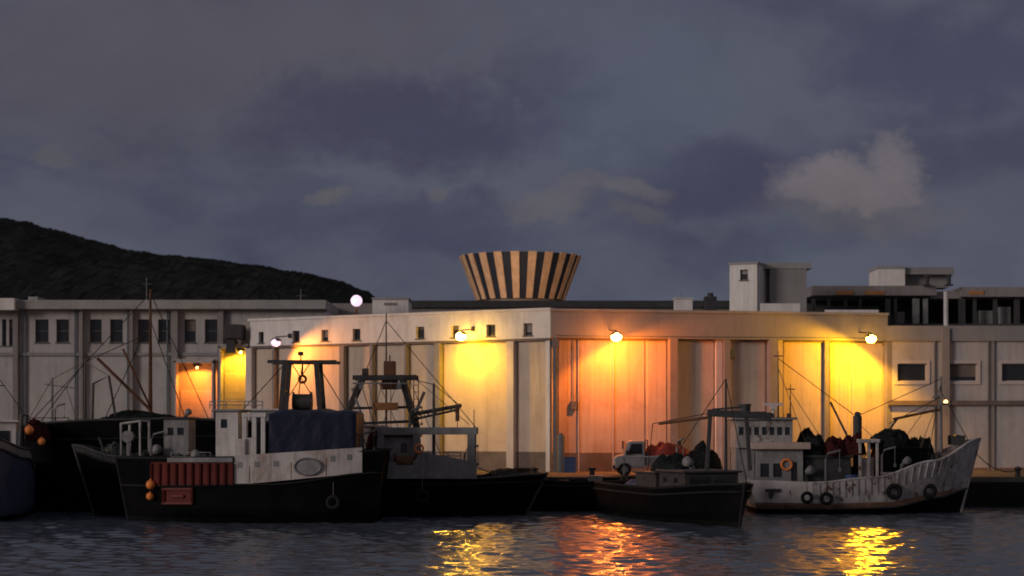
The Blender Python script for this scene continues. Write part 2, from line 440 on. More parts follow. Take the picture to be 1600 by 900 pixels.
# ribbed panel sheets between piers
for (a, b_) in ((397, 429), (432, 533), (541, 581), (586, 634), (639, 681), (691, 794), (806, 853)):
    s_ = MB(); u0, u1 = FC.u(a) + .03, FC.u(b_) - .03; n = max(2, int((u1 - u0) / 1.2))
    for k in range(n):
        s_.box(u0 + (u1 - u0) * k / n + .004, u0 + (u1 - u0) * (k + 1) / n - .004, .12, .176, QZ + 1.0, zl - .12)
    obj('wall_panel', s_, 'cream', ct)
p = MB().box(0, FC.L - .02, .10, .174, QZ, FC.z(830, 706)); obj('plinth', p, 'plinth', ct)
cp = MB().box(-.1, FC.L + .05, -.08, .5, zc, zc + .14); obj('parapet_cap', cp, 'white', ct)

# --- central warehouse, right facade
FR = Face(CC, (20.3, 101.0))
rt = thing('warehouse', 'wide warehouse front with deep grey fascia, lit orange and amber', 'building', (CC[0], CC[1], 0), FR.ang)
zf = FR.z(1000, 529); zt = 9.78
fa = MB().box(.02, FR.L, -.12, .6, zf, zt); obj('fascia', fa, 'fascia', rt)
bdy = MB(); bdy.box(.02, FR.L - .02, .34, 24, QZ, zf + .5); bdy.box(.02, FR.L - .02, .61, 24, zf + .5, zt - .01); obj('building_core', bdy, 'wall', rt)
rb = MB().box(-.05, FR.L + .05, -.2, 24.2, zt + .003, zt + .14); obj('roof', rb, 'roofm', rt)
for (a, b_) in ((874, 903), (907, 957), (961, 1010), (1013, 1044), (1059, 1118), (1142, 1199), (1227, 1288), (1299, 1330), (1333, 1383)):
    s_ = MB(); u0, u1 = FR.u(a) + .03, FR.u(b_) - .03; n = max(2, int((u1 - u0) / 1.2))
    for k in range(n):
        s_.box(u0 + (u1 - u0) * k / n + .005, u0 + (u1 - u0) * (k + 1) / n - .005, .27, .336, QZ + .85, zf - .02)
    obj('wall_panel', s_, 'cream', rt)
for a, b_, mm, dd in ((905, 906.5, 'pil_l', .2), (958.5, 960.5, 'wall', .2), (1045, 1057, 'pil', -.25), (1120, 1130, 'pil_l', .1), (1131, 1140, 'pil', -.1), (1201, 1212, 'pil', -.3), (1217, 1224, 'pil_l', .1), (1290, 1297, 'pil', .1), (1385, 1394, 'pil', -.06)):
    p = MB().box(FR.u(a), FR.u(b_), dd, .335, QZ, zf - .004); obj('pier', p, mm, rt)
p = MB().box(.06, FR.L - .02, .22, .333, QZ, QZ + .98); obj('plinth', p, 'plinth', rt)
p = MB().tube([(.25, -.05, QZ), (.25, -.05, zf)], .13); p.box(.08, .42, -.2, .1, zf - .5, zf - .1); obj('downpipe', p, 'pipe', rt)
p = MB().tube([(.33, -.3, QZ), (.33, -.3, QZ + 1.9)], .2, 12); p.tube([(.33, -.3, QZ + 1.9), (.33, -.3, QZ + 2.02)], .12, 12)
tag(obj('gas_cylinder', p, 'pipe', loc=(2.2, 96.4, 0)), 'tall blue grey cylinder standing at the corner of the centre warehouse', 'cylinder')
for px in (960, 1050, 1210, 1290):
    obj('door_handle', MB().box(FR.u(px + 14), FR.u(px + 14) + .06, .18, .265, QZ + 1.2, QZ + 1.6), 'housing', rt)
for px, py in ((893, 640), (1142, 560)):
    obj('junction_box', MB().box(FR.u(px), FR.u(px) + .3, .1, .265, FR.z(px, py), FR.z(px, py) + .45), 'pipe', rt, bevel=.02)
obj('conduit', MB().tube([(FR.u(893) + .15, .2, FR.z(893, 640) + .4), (FR.u(893) + .15, .2, zf)], .025), 'pipe', rt)
obj('conduit', MB().tube([(.3, -.15, zf + .12), (FR.u(963), -.15, zf + .1), (FR.u(1361), -.15, zf + .14)], .025), 'pipe', rt)
obj('door_rail', MB().box(.5, FR.L - .2, .17, .265, zf - .11, zf - .02), 'plinth', rt)
# --- right lower building
FG = Face((20.35, 101.0), (48, 101.0))
gt = thing('office_building', 'lower grey white building with dark horizontal windows in pale surrounds, far right', 'building', (FG.A.x, FG.A.y, 0), 0)
zg = wz(510, 101)
hg = [(FG.u(a), FG.u(b_), wz(596, 101), wz(568, 101)) for a, b_ in ((1402, 1448), (1481, 1527), (1565, 1612), (1646, 1692))]
w = MB(); holed(w, 0, FG.L, QZ, zg, hg); obj('wall', w, 'wall_b', gt)
obj('building_core', MB().box(0, FG.L, .24, 14, QZ, zg - .01), 'wall_b', gt)
for a, b_, c, d in hg: window(gt, a, b_, c, d, surround=.16)
obj('parapet', MB().box(-.04, FG.L, -.16, -.003, wz(533, 101), zg + .03), 'fascia', gt)
obj('ledge', MB().box(0, FG.L, -.22, -.004, wz(633, 101), wz(626, 101)), 'plinth', gt)
for a, b_, dd in ((1470, 1482, -.3), (1549, 1553, -.12), (1630, 1640, -.3)):
    obj('pier', MB().box(FG.u(a), FG.u(b_), dd, -.165 if dd < -.2 else -.005, QZ, zg - .1 if dd < -.2 else wz(534, 101)), 'pil', gt)
obj('plinth', MB().box(0, FG.L, -.1, -.003, QZ, QZ + .12), 'brown', gt)
for px in (1460, 1544): obj('downpipe', MB().tube([(FG.u(px), -.08, QZ), (FG.u(px), -.08, wz(533, 101))], .05), 'pipe', gt)

# --- rooftop structures
t = thing('stair_tower', 'white square stair tower with one small window on the roof', 'tower', (wx(1140, 106), 106, 0), R(-24))
z0, z1 = 9.5, wz(414, 106)
a, b_ = .45, .95
w = MB(); holed(w, 0, 1.62, z0, z1, [(.62, 1.08, wz(438, 106), wz(422, 106))], depth=.2); w.box(0, 1.62, .22, 2.2, z0, z1); obj('wall', w, 'white', t)
window(t, .62, 1.08, wz(438, 106), wz(422, 106), depth=.18, fm='dframe')
obj('cap', MB().box(-.06, 1.68, -.06, 2.3, z1 + .002, z1 + .12), 'roofm', t)
t = thing('rooftop_canopy', 'flat grey canopy over a dark doorway beside the white stair tower', 'canopy', (wx(1186, 107), 107, 0))
obj('roof_slab', MB().box(-.1, wx(1266, 107) - wx(1186, 107), -.6, 4, wz(421, 107), wz(412, 107)), 'roofm', t)
obj('wall', MB().box(.55, wx(1258, 107) - wx(1186, 107), -.55, 3.8, 9.8, wz(421.1, 107)), 'fascia', t)
obj('door', MB().box(.03, .5, .35, .5, 9.8, wz(427, 107)), 'roofd', t)
t = tag(obj('roof_parapet', MB().box(wx(1189, 104), wx(1250, 104), 104, 104.3, 9.8, wz(474, 104)), 'white'), 'short pinkish white parapet wall on the roof right of the stair tower', 'parapet')
tag(obj('roof_parapet', MB().box(wx(1290, 104), wx(1373, 104), 104, 104.3, 9.8, wz(484, 104)), 'white'), 'long low pale parapet in front of the open roof terrace', 'parapet')

BY = 114
t = thing('rooftop_building', 'dark open sided roof storey with columns under a long flat slab, behind the right buildings', 'building', (wx(1265, BY), BY, 0))
ox = wx(1265, BY)
s_ = MB(); s_.box(wx(1268, BY) - ox, wx(1462, BY) - ox, -.3, 7, wz(462, BY), wz(447, BY)); s_.box(wx(1500, BY) - ox, 22, -.3, 7, wz(464, BY), wz(449, BY)); s_.box(wx(1455, BY) - ox, wx(1505, BY) - ox, .2, 7, wz(466, BY), wz(455, BY))
obj('roof_slab', s_, 'pil', t)
obj('rear_wall', MB().box(wx(1262, BY) - ox, 22, 5, 5.3, 8, wz(462.2, BY)), 'roofd', t)
obj('floor_slab', MB().box(wx(1262, BY) - ox, 22, -.2, 4.9, 8, wz(506, BY)), 'roofd', t)
for px, wd in ((1272, .1), (1296, .09), (1322, .1), (1345, .08), (1388, .16), (1400, .09), (1432, .2), (1447, .14), (1504, .2), (1524, .1), (1556, .12), (1590, .16), (1622, .14)):
    obj('column', MB().box(wx(px, BY) - ox - wd, wx(px, BY) - ox + wd, .1, .3, wz(506.2, BY), wz(466.2, BY)), 'boatg' if px in (1432, 1447) else 'steel', t)
rl = MB()
for py in (480, 492): rl.tube([(wx(1268, BY) - ox, -.05, wz(py, BY)), (wx(1372, BY) - ox, -.05, wz(py, BY))], .03)
for k in range(18): rl.tube([(wx(1268 + k * 6, BY) - ox, -.05, wz(506, BY)), (wx(1268 + k * 6, BY) - ox, -.05, wz(478, BY))], .025)
obj('railing', rl, 'steel', t)
for (a, b_) in ((1305, 1332), (1350, 1380), (1512, 1535)):  # orange board colour stands in for orange light on the slab edge
    obj('orange_lit_patch', MB().box(wx(a, BY) - ox, wx(b_, BY) - ox, -.36, -.305, wz(461, BY), wz(455, BY)), 'ply', t)
for (a, b_, c, d) in ((1535, 1560, 500, 484), (1566, 1585, 500, 478), (1405, 1418, 504, 486)):
    obj('equipment_cabinet', MB().box(wx(a, BY) - ox, wx(b_, BY) - ox, .8, 1.6, wz(506, BY), wz(d, BY)), 'boatg', t, bevel=.04)
tag(obj('roof_post', MB().tube([(wx(1478, 106), 106, zg), (wx(1478, 106), 106, wz(456, 106))], .13, 10), 'boatw'), 'white post standing on the roof edge of the far right building', 'post')
t = thing('rooftop_plant_room', 'white rooftop block with a grey slab reaching out to its right', 'plant room', (wx(1372, 120), 120, 0))
ox = wx(1372, 120)
obj('wall', MB().box(0, wx(1414, 120) - ox, 0, 3, wz(448, 120), wz(420, 120)), 'white', t)
obj('cap', MB().box(-.06, wx(1414, 120) - ox, -.05, 3.05, wz(419.8, 120), wz(416, 120)), 'roofm', t)
obj('roof_slab', MB().box(wx(1414, 120) - ox + .01, wx(1492, 120) - ox, .3, 3, wz(428, 120), wz(417, 120)), 'fascia', t)
obj('rear_wall', MB().box(wx(1414, 120) - ox + .01, wx(1488, 120) - ox, 1, 2.8, wz(447.8, 120), wz(428.2, 120)), 'fascia', t)
for px in (1448, 1482):
    v = MB().box(-.22, .22, -.2, .2, 0, .1).tube([(0, 0, .1), (0, 0, .55)], .12, 10).tube([(0, 0, .55), (0, 0, .72)], .22, 10, r1=.1)
    tag(obj('roof_vent', v, 'steel', loc=(wx(px, 113.5), 113.4, wz(447, 113.5))), 'dark roof vent on the long slab, %s of the two' % ('left' if px < 1460 else 'right'), 'vent')
# far roof line behind the central warehouse
t = thing('rear_building', 'low far building whose flat dark roof edge runs below the striped tower', 'building', (wx(632, 125), 125, 0))
ox = wx(632, 125)
obj('wall', MB().box(0, 30, 0, 8, QZ, wz(481, 125)), 'pil', t)
obj('roof', MB().box(-.2, wx(1145, 125) - ox, -.3, 8.2, wz(480.8, 125), wz(470, 125)), 'steel', t)
t = thing('rooftop_plant_room', 'small pale rooftop block with a slotted vent beside the roof lamp', 'plant room', (wx(582, 112), 112, 0))
ox = wx(582, 112)
obj('wall', MB().box(0, wx(638, 112) - ox, 0, 4, 8, wz(468, 112)), 'white', t)
obj('cap', MB().box(-.05, wx(640, 112) - ox, -.08, 4.1, wz(467.8, 112), wz(465, 112)), 'roofm', t)
obj('vent_grille', MB().box(.7, 1.45, -.04, -.003, wz(477, 112), wz(473, 112)), 'pil', t)
t = tag(obj('rear_building', MB().box(wx(485, 116), wx(590, 116), 116, 124, QZ, wz(474, 116)), 'pil'), 'grey flat block behind the roof lamp, below the end of the hill', 'building')
for px, lab in ((1180, 'low pale roof hatch left of'), ):
    pass
tag(obj('roof_hatch', MB().box(wx(1055, 112), wx(1082, 112), 112, 113, 9.6, wz(467, 112)).box(wx(1053, 112), wx(1084, 112), 111.9, 113.1, wz(466.9, 112), wz(465.5, 112)), 'white'), 'small pale roof hatch on the roof left of the stair tower', 'hatch')
tag(obj('roof_vent', MB().box(wx(1102, 112), wx(1120, 112), 112, 113, 9.6, wz(463, 112)).tube([(wx(1111, 112), 112.4, wz(463, 112)), (wx(1111, 112), 112.4, wz(457, 112))], .18, 10), 'steel'), 'dark squat roof vent just left of the white stair tower', 'vent')
for px, y0, y1, YY, lab in ((229, 433, 470, 111, 'thin antenna pole on the left warehouse roof'), (470, 452, 470, 118, 'short thin antenna on the roof end near the hill'), (1063, 455, 475, 115, 'thin short antenna behind the roof hatch')):
    a_ = MB().tube([(wx(px, YY), YY, wz(y1, YY) - .5), (wx(px, YY), YY, wz(y0, YY))], .035, 6, r1=.015)
    a_.tube([(wx(px, YY) - .3, YY, wz(y0, YY) - .4), (wx(px, YY) + .3, YY, wz(y0, YY) - .4)], .012, 5)
    tag(obj('antenna', a_, 'steelg'), lab, 'antenna')

# striped crown tower
TY = 142.0; tx = wx(813, TY)
t = thing('striped_tower', 'round tower top of orange and dark slats flaring upward above the roofs', 'tower', (tx, TY, 0))
tz0, tz1 = wz(470, TY), wz(401, TY); r0, r1 = 3.38, 4.66
obj('core', MB().tube([(0, 0, QZ), (0, 0, tz0 - .02)], 3.0, 40), 'pil', t, smooth=False)
dk = MB().tube([(0, 0, tz0), (0, 0, tz1 - .02)], r0 - .09, 64, r1=r1 - .09); obj('dark_drum', dk, 'tower_d', t)
NS = 22
for k in range(NS):
    a = 2 * PI * k / NS + .05; hw = PI / NS * .48
    s_ = MB()
    def P(r, ang, z): return (r * math.cos(ang), r * math.sin(ang), z)
    c = [P(r0, a - hw, tz0), P(r0, a + hw, tz0), P(r0 - .18, a + hw, tz0), P(r0 - .18, a - hw, tz0), P(r1, a - hw, tz1), P(r1, a + hw, tz1), P(r1 - .18, a + hw, tz1), P(r1 - .18, a - hw, tz1)]
    s_.v += c
    for q_ in ((0, 3, 2, 1), (4, 5, 6, 7), (0, 1, 5, 4), (1, 2, 6, 5), (2, 3, 7, 6), (3, 0, 4, 7)): s_.f.append(q_)
    obj('slat', s_, 'tower_o', t)
obj('rim', MB().torus((0, 0, tz1 - .17), r1 - .2, .05, axis='Z', n=60), 'tower_d', t)

# ------------------------------------------------------------------ floodlights
def spot(name, loc, direction, power, col, size=175, blend=.15, rad=.12):
    l = bpy.data.lights.new(name, 'SPOT'); l.energy = power; l.color = col; l.spot_size = R(size); l.spot_blend = blend; l.shadow_soft_size = rad
    o = bpy.data.objects.new(name, l); COL.objects.link(o); o.location = loc
    o.rotation_euler = Vector(direction).to_track_quat('-Z', 'Y').to_euler()
    return o
def floodlight(face, px, py, off, power, col, dirv, label, gm='light_w', size=170, blend=.12, gsz=.27):
    u = face.u(px, -off); z = wz(py, face.Y(px, -off))
    p = face.world(u, -off, z)
    t = thing('floodlight', label, 'lamp', p, face.ang, 'lit floodlights on the harbour buildings')
    arm = MB().bar((0, off, .42), (0, 0, .3), .06); arm.bar((0, 0, .3), (0, 0, .12), .05); arm.box(-.1, .1, off - .1, off - .04, .3, .55)
    obj('bracket', arm, 'housing', t)
    hs_ = MB(); hs_.box(-.26, .26, -.16, .2, .06, .16); hs_.box(-.2, .2, -.1, .14, .16, .24); obj('housing', hs_, 'housing', t, bevel=.03)
    g = MB().sphere((0, 0, -.02), gsz, 10, .8); obj('lamp_glass', g, gm, t, smooth=True)
    if power:
        n = Vector((-face.d.y, face.d.x, 0)).normalized(); e = Vector((face.d.x, face.d.y, 0)).normalized()
        d = e * dirv[0] + n * dirv[1] + Vector((0, 0, dirv[2]))
        s = spot('floodlight_beam', p + Vector((0, 0, -.24)) - n * .02, d, power, col, size, blend)
        s.parent = t; s.matrix_parent_inverse = Matrix.LocRotScale(t.location, t.rotation_euler, None).inverted()
    return t
YEL = (1.0, .50, .006); ORA = (1.0, .20, .008); AMB = (1.0, .42, .004); WAR = (1.0, .33, .04)
floodlight(FC, 720, 525, 1.25, 1650, YEL, (.12, .6, -1), 'bright floodlight casting a yellow pool, between two small square windows', gm='light_y', size=150, blend=.9)
floodlight(FR, 963, 526, 1.5, 2300, ORA, (.5, .12, -1), 'bright floodlight casting an orange pool on the warehouse front under the grey fascia', gm='light_r', size=178, blend=.3)
floodlight(FR, 1361, 529, 1.7, 3700, AMB, (-.6, .12, -1), 'bright floodlight at the right end of the grey fascia casting an amber pool', gm='light_a', size=178, blend=.3)
floodlight(FC, 431, 535, 1.3, 2000, WAR, (.9, .35, -.7), 'pinkish white floodlight near the far left end of the pale warehouse', gm='light_p', size=145, blend=.6)
floodlight(FL, 376, 550, .75, 400, (1.0, .47, .015), (0, .4, -1), 'floodlight over the narrow yellow lit loading bay', gm='light_y', size=150, gsz=.07)
floodlight(FL, 308, 574, .95, 400, (1.0, .24, .02), (0, .3, -1), 'floodlight over the wide orange lit loading bay', gm='light_r', size=160, gsz=.05)
# back of a lamp housing, seen dark above the narrow bay
tag(obj('lamp_back_housing', MB().box(FL.A.x + FL.u(358), FL.A.x + FL.u(386), 107.1, 108.6, wz(530, 108), wz(508, 108)).box(FL.A.x + FL.u(360), FL.A.x + FL.u(374), 107.3, 108.6, wz(552, 108), wz(531, 108)), 'roofd', bevel=.05), 'dark boxy lamp housing hung above the narrow lit loading bay', 'machine')
# roof lamp on its short pole
p = Vector((wx(557, 110), 110, wz(470, 110)))
t = thing('roof_lamp', 'pinkish white lamp on a short pole on the roof, below the end of the hill', 'lamp', (p.x, p.y, wz(492, 110)), 0)
hh = p.z - wz(492, 110)
obj('pole', MB().tube([(0, 0, 0), (0, 0, hh)], .07, 8), 'ply', t)
obj('housing', MB().tube([(0, 0, hh + .18), (0, 0, hh + .32)], .3, 12, r1=.1), 'housing', t)
obj('lamp_glass', MB().sphere((0, 0, hh), .34, 10), 'light_p', t, smooth=True)
# uplights of the striped tower
for k, dxx in enumerate((-5, 0, 5)):
    L0 = (tx + dxx, TY - 10.6, wz(470, 125) + .22)
    t = thing('uplight', 'floodlight on the rear roof aimed up at the striped tower, %s of three' % ('left', 'middle', 'right')[k], 'lamp', L0, 0, 'uplights of the striped tower')
    obj('housing', MB().box(-.2, .2, -.15, .15, -.2, .1), 'housing', t, bevel=.02); obj('lamp_glass', MB().box(-.16, .16, -.1, .1, .103, .12), 'light_w', t)
    s = spot('uplight_beam', (L0[0], L0[1], L0[2] + .2), Vector((-dxx * .6, 9, 4)), 420, (1.0, .62, .38), 85, .6)
    s.parent = t; s.matrix_parent_inverse = Matrix.Translation(t.location).inverted()

# ------------------------------------------------------------------ boats
def lerp(a, b_, t): return a + (b_ - a) * t
def curve(pts):
    def f(t):
        for (a, va), (b_, vb) in zip(pts, pts[1:]):
            if t <= b_:
                k = (t - a) / (b_ - a); k = max(0, k); k = k * k * (3 - 2 * k); return lerp(va, vb, k)
        return pts[-1][1]
    return f

class Boat:
    def __init__(s, name, label, cx, cy, L, B, sheer, band, bulw, bow=1, rz=0, hullm='black', bandm='hullw', deckm='deck', rake=1.0, cat='boat', draft=.6, railm='steel'):
        s.root = thing(name, label, cat, (cx, cy, 0), rz); s.cx, s.cy, s.L, s.B = cx, cy, L, B; s.bow = bow
        s.sheer = curve(sheer); s.band = curve(band); s.rake = rake; s.bulw = bulw
        def b(t, h):
            t0 = lerp(.38, .62, min(1, max(0, h)))
            v = 1 - (max(0, t - t0) / (1 - t0)) ** 2.2
            if t < .3: v *= 1 - .22 * (1 - t / .3) ** 2
            return B / 2 * max(0.0, v)
        s.b = b
        def pt(t, z, side, inset=0.0):
            top = s.sheer(t); h_ = (z + .2) / (top + .2)
            fl = min(1, max(0, (z + draft) / (draft + .35))) ** .45
            w_ = max(0.0, b(t, h_) * fl - inset)
            x = -L / 2 + L * t + rake * max(0, (z / max(top, .1))) * max(0, t - .6) / .4
            if t < .1: x -= .35 * max(0, z / top) * (1 - t / .1)
            return (x * bow, w_ * side, z)
        s.pt = pt
        n = 44; ts = [k / n for k in range(n + 1)]
        def shell(fz, rows, inset=0.0):
            mb = MB()
            for side in (-1, 1):
                mb.grid(lambda u, v: pt(ts[int(round(u * n))], fz(ts[int(round(u * n))], v), side, inset), n, rows)
            mb.grid(lambda u, v: (pt(0, fz(0, v), -1, inset)[0], lerp(-1, 1, u) * pt(0, fz(0, v), 1, inset)[1], fz(0, v)), 6, rows)
            return mb
        o = obj('hull', shell(lambda t, v: lerp(-draft, s.band(t), v), 10), hullm, s.root, smooth=True); s.hull = o
        obj('boot_stripe', shell(lambda t, v: lerp(-.1, .2, v), 2, -.012), 'boot', o, smooth=True)
        mb = shell(lambda t, v: lerp(s.band(t) + .004, s.sheer(t), v), 5)
        mb2 = shell(lambda t, v: lerp(s.sheer(t) - bulw, s.sheer(t), v), 3, .07); i = len(mb.v); mb.v += mb2.v; mb.f += [tuple(i + k for k in f) for f in mb2.f]
        obj('bulwark', mb, bandm, s.root, smooth=True)
        dk = MB()
        dk.grid(lambda u, v: (lambda p, q_: (p[0], lerp(p[1], q_[1], v), p[2]))(pt(u, s.sheer(u) - bulw + .002, -1, .06), pt(u, s.sheer(u) - bulw + .002, 1, .06)), n, 6)
        obj('deck', dk, deckm, s.root)
        cp = MB()
        for side in (-1, 1): cp.tube([(lambda p: (p[0], p[1], p[2] + .02))(pt(t, s.sheer(t), side, .03)) for t in ts], .06, 6)
        p0, p1 = pt(0, s.sheer(0), -1), pt(0, s.sheer(0), 1); cp.tube([(p0[0], p0[1], p0[2] + .02), (p1[0], p1[1], p1[2] + .02)], .06, 6)
        obj('gunwale_rail', cp, railm, s.root, smooth=True)
        rr = MB()
        for side in (-1, 1): rr.tube([pt(t, s.band(t), side, -.03) for t in ts], .05, 6)
        obj('rub_rail', rr, 'rubber' if hullm == 'black' and bandm != 'hullg' else 'steel', s.root, smooth=True)
        st = MB(); st.tube([(bow * (L / 2 + rake * z / s.sheer(1)), 0, z) for z in np.linspace(-.4, s.sheer(1) + .08, 8)], .07, 6); obj('stem_post', st, railm, s.root, smooth=True)
        s.rz = rz
    def x(s, px, d=0.0): return wx(px, s.cy + d) - s.cx
    def z(s, py, d=0.0): return wz(py, s.cy + d)
    def part(s, name, mb, m, smooth=False, bevel=0, parent=None): return obj(name, mb, m, parent or s.root, smooth=smooth, bevel=bevel)
    def world(s, x, y, z):
        c, n = math.cos(s.rz), math.sin(s.rz)
        return (s.cx + x * c - y * n, s.cy + x * n + y * c, z)

def cabin(boat, x0, x1, y0, y1, z0, z1, m='boatw', wins=(), roofm='boatw', roof=.09, over=.14, name='wheelhouse'):
    """wins: (x0,x1,z0,z1) on the near side, built as recessed panes"""
    w = MB(); holed(w, x0, x1, z0, z1, list(wins), y=y0, depth=.07); holed(w, x0, x1, z0, z1, [], y=y1)
    w.quad((x0, y0, z0), (x0, y1, z0), (x0, y1, z1), (x0, y0, z1)); w.quad((x1, y0, z0), (x1, y1, z0), (x1, y1, z1), (x1, y0, z1))
    c = boat.part(name, w, m)
    boat.part('roof', MB().box(x0 - over, x1 + over, y0 - over, y1 + over, z1 + .003, z1 + roof), roofm, bevel=.03, parent=c)
    for a, b_, cc, d in wins:
        f = boat.part('window', MB().box(a, b_, y0 + .055, y0 + .075, cc, cc + .03).box(a, b_, y0 + .055, y0 + .075, d - .03, d), 'dframe', parent=c)
        f2 = MB().box(a + .003, b_ - .003, y0 + .06, y0 + .07, cc + .032, d - .032)
        obj('pane', f2, 'glass', c)
    return c

def heap(name, label, cat, loc, sx, sy, sz, m='net', group=None, seed=0, strands=14):
    mb = MB(); rr = random.Random(seed)
    def fn(u, v):
        r = u; a = v * 2 * PI
        x, y = r * math.cos(a), r * math.sin(a)
        k = 1 + .28 * noise.noise(Vector((math.cos(a) * 1.3 + seed, math.sin(a) * 1.3, 0)))
        hgt = max(0, 1 - r ** 3.2) ** .55
        z = hgt * (.82 + .4 * noise.noise(Vector((x * 2.1 + seed * 3, y * 2.1, .3)))) + .10 * noise.noise(Vector((x * 7, y * 7, seed))) * (1 if r < .98 else 0) + .07 * noise.noise(Vector((x * 19, y * 19, seed))) * (1 if r < .98 else 0)
        return (x * k * sx, y * k * sy, z * sz)
    mb.grid(fn, 40, 90)
    for _ in range(strands):
        a = rr.uniform(0, 2 * PI); r0_ = rr.uniform(.1, .6); pts = []
        for k in range(8):
            r = min(.97, r0_ + k * .06); aa = a + .35 * math.sin(k * .9 + a)
            p = fn(r, (aa / (2 * PI)) % 1); pts.append((p[0], p[1], p[2] + .03))
        mb.tube(pts, .022, 5)
    o = obj(name, mb, m, loc=loc, smooth=True); return tag(o, label, cat, group)

def cloth(boat, name, x0, x1, y0, y1, zb, zt, m, sag=.08, seed=0, label=None):
    """a cover over a box frame: rounded top edges, vertical folds, uneven hem"""
    mb = MB(); nU, nV = 90, 46; per = 2 * ((x1 - x0) + (y1 - y0))
    cx_, cy_ = (x0 + x1) / 2, (y0 + y1) / 2
    def fn(u, v):
        d = u * per; W, D = x1 - x0, y1 - y0
        if d < W: x, y = x0 + d, y0
        elif d < W + D: x, y = x1, y0 + d - W
        elif d < 2 * W + D: x, y = x1 - (d - W - D), y1
        else: x, y = x0, y1 - (d - 2 * W - D)
        if v < .6:
            k = v / .6
            hem = .10 * noise.noise(Vector((x * 1.1 + seed, y, 4)))
            z = lerp(zb + hem, zt, k)
            f = (.03 * noise.noise(Vector((x * 3.2, y * 3.2, seed + z * .5))) + .05 * noise.noise(Vector((x * 8, y * 8, z * 1.2)))) * (1 - .5 * k)
            nxx = (x - cx_) / (W / 2); nyy = (y - cy_) / (D / 2)
            x += f * (1 if abs(nxx) > .99 else 0) * nxx; y += f * (1 if abs(nyy) > .99 else 0) * nyy
            return (x, y, z)
        k = (v - .6) / .4
        kk = k
        X_ = lerp(x, cx_, kk); Y_ = lerp(y, cy_, kk)
        z = zt + .12 * math.sin(min(1, k * 1.4) * PI / 2) + sag * noise.noise(Vector((X_ * 1.5, Y_ * 1.5, seed))) + .03 * math.sin(X_ * 5)
        return (X_, Y_, z)
    mb.grid(fn, nU, nV)
    return boat.part(name, mb, m, smooth=True)

def crate_obj(m):
    mb = MB()
    mb.box(-.3, .3, -.2, .2, 0, .03); mb.box(-.3, .3, -.2, -.175, .03, .26); mb.box(-.3, .3, .175, .2, .03, .26)
    mb.box(-.3, -.275, -.174, .174, .03, .26); mb.box(.275, .3, -.174, .174, .03, .26)
    mb.box(-.32, .32, -.222, -.201, .22, .26); mb.box(-.32, .32, .201, .222, .22, .26)
    return mb
def rope(label, pts, sag, r=.022, m='roped', name='mooring_rope', cat='rope'):
    a, b_ = Vector(pts[0]), Vector(pts[1]); P_ = []
    for k in range(15):
        t = k / 14; p = a.lerp(b_, t); p.z -= sag * 4 * t * (1 - t); P_.append(p)
    return tag(obj(name, MB().tube(P_, r, 5), m), label, cat)
def tyre(loc, label, r=.3, axis='Y'):
    t = thing('tyre_fender', label, 'tyre', loc, 0, 'tyre fenders hung on the hulls')
    obj('tyre', MB().torus((0, 0, 0), r * .72, r * .28, axis=axis), 'rubber', t, smooth=True)
    obj('lanyard', MB().tube([(0, 0, r), (0, .03, r + .5)], .015, 5), 'rope', t)
    return t
def floatball(loc, r, label, m='orange'):
    mb = MB().sphere((0, 0, 0), r, 10); mb.tube([(0, 0, r * .9), (0, 0, r * 1.25)], r * .2, 8)
    return tag(obj('buoy', mb, m, loc=loc, smooth=True), label, 'buoy', 'orange buoys on the boats')
def radar(boat, x, y, z, w=.9):
    r = boat.part('radar', MB().tube([(x, y, z), (x, y, z + .35)], .06).box(x - .13, x + .13, y - .13, y + .13, z + .35, z + .5), 'boatw')
    boat.part('scanner', MB().box(x - w / 2, x + w / 2, y - .05, y + .05, z + .52, z + .62), 'boatw', parent=r)
def rigging(boat, segs, r=.013, m='roped', name='rigging_wire'):
    mb = MB()
    for a, b_ in segs: mb.tube([a, b_], r, 5)
    return boat.part(name, mb, m)
def rails(boat, pts, z0, h=.9, name='railing', m='steelg', r=.022):
    mb = MB()
    for hh_ in (h, h * .5): mb.tube([(p[0], p[1], z0 + hh_) for p in pts], r, 6)
    for p in pts: mb.tube([(p[0], p[1], z0), (p[0], p[1], z0 + h)], r, 6)
    return boat.part(name, mb, m)

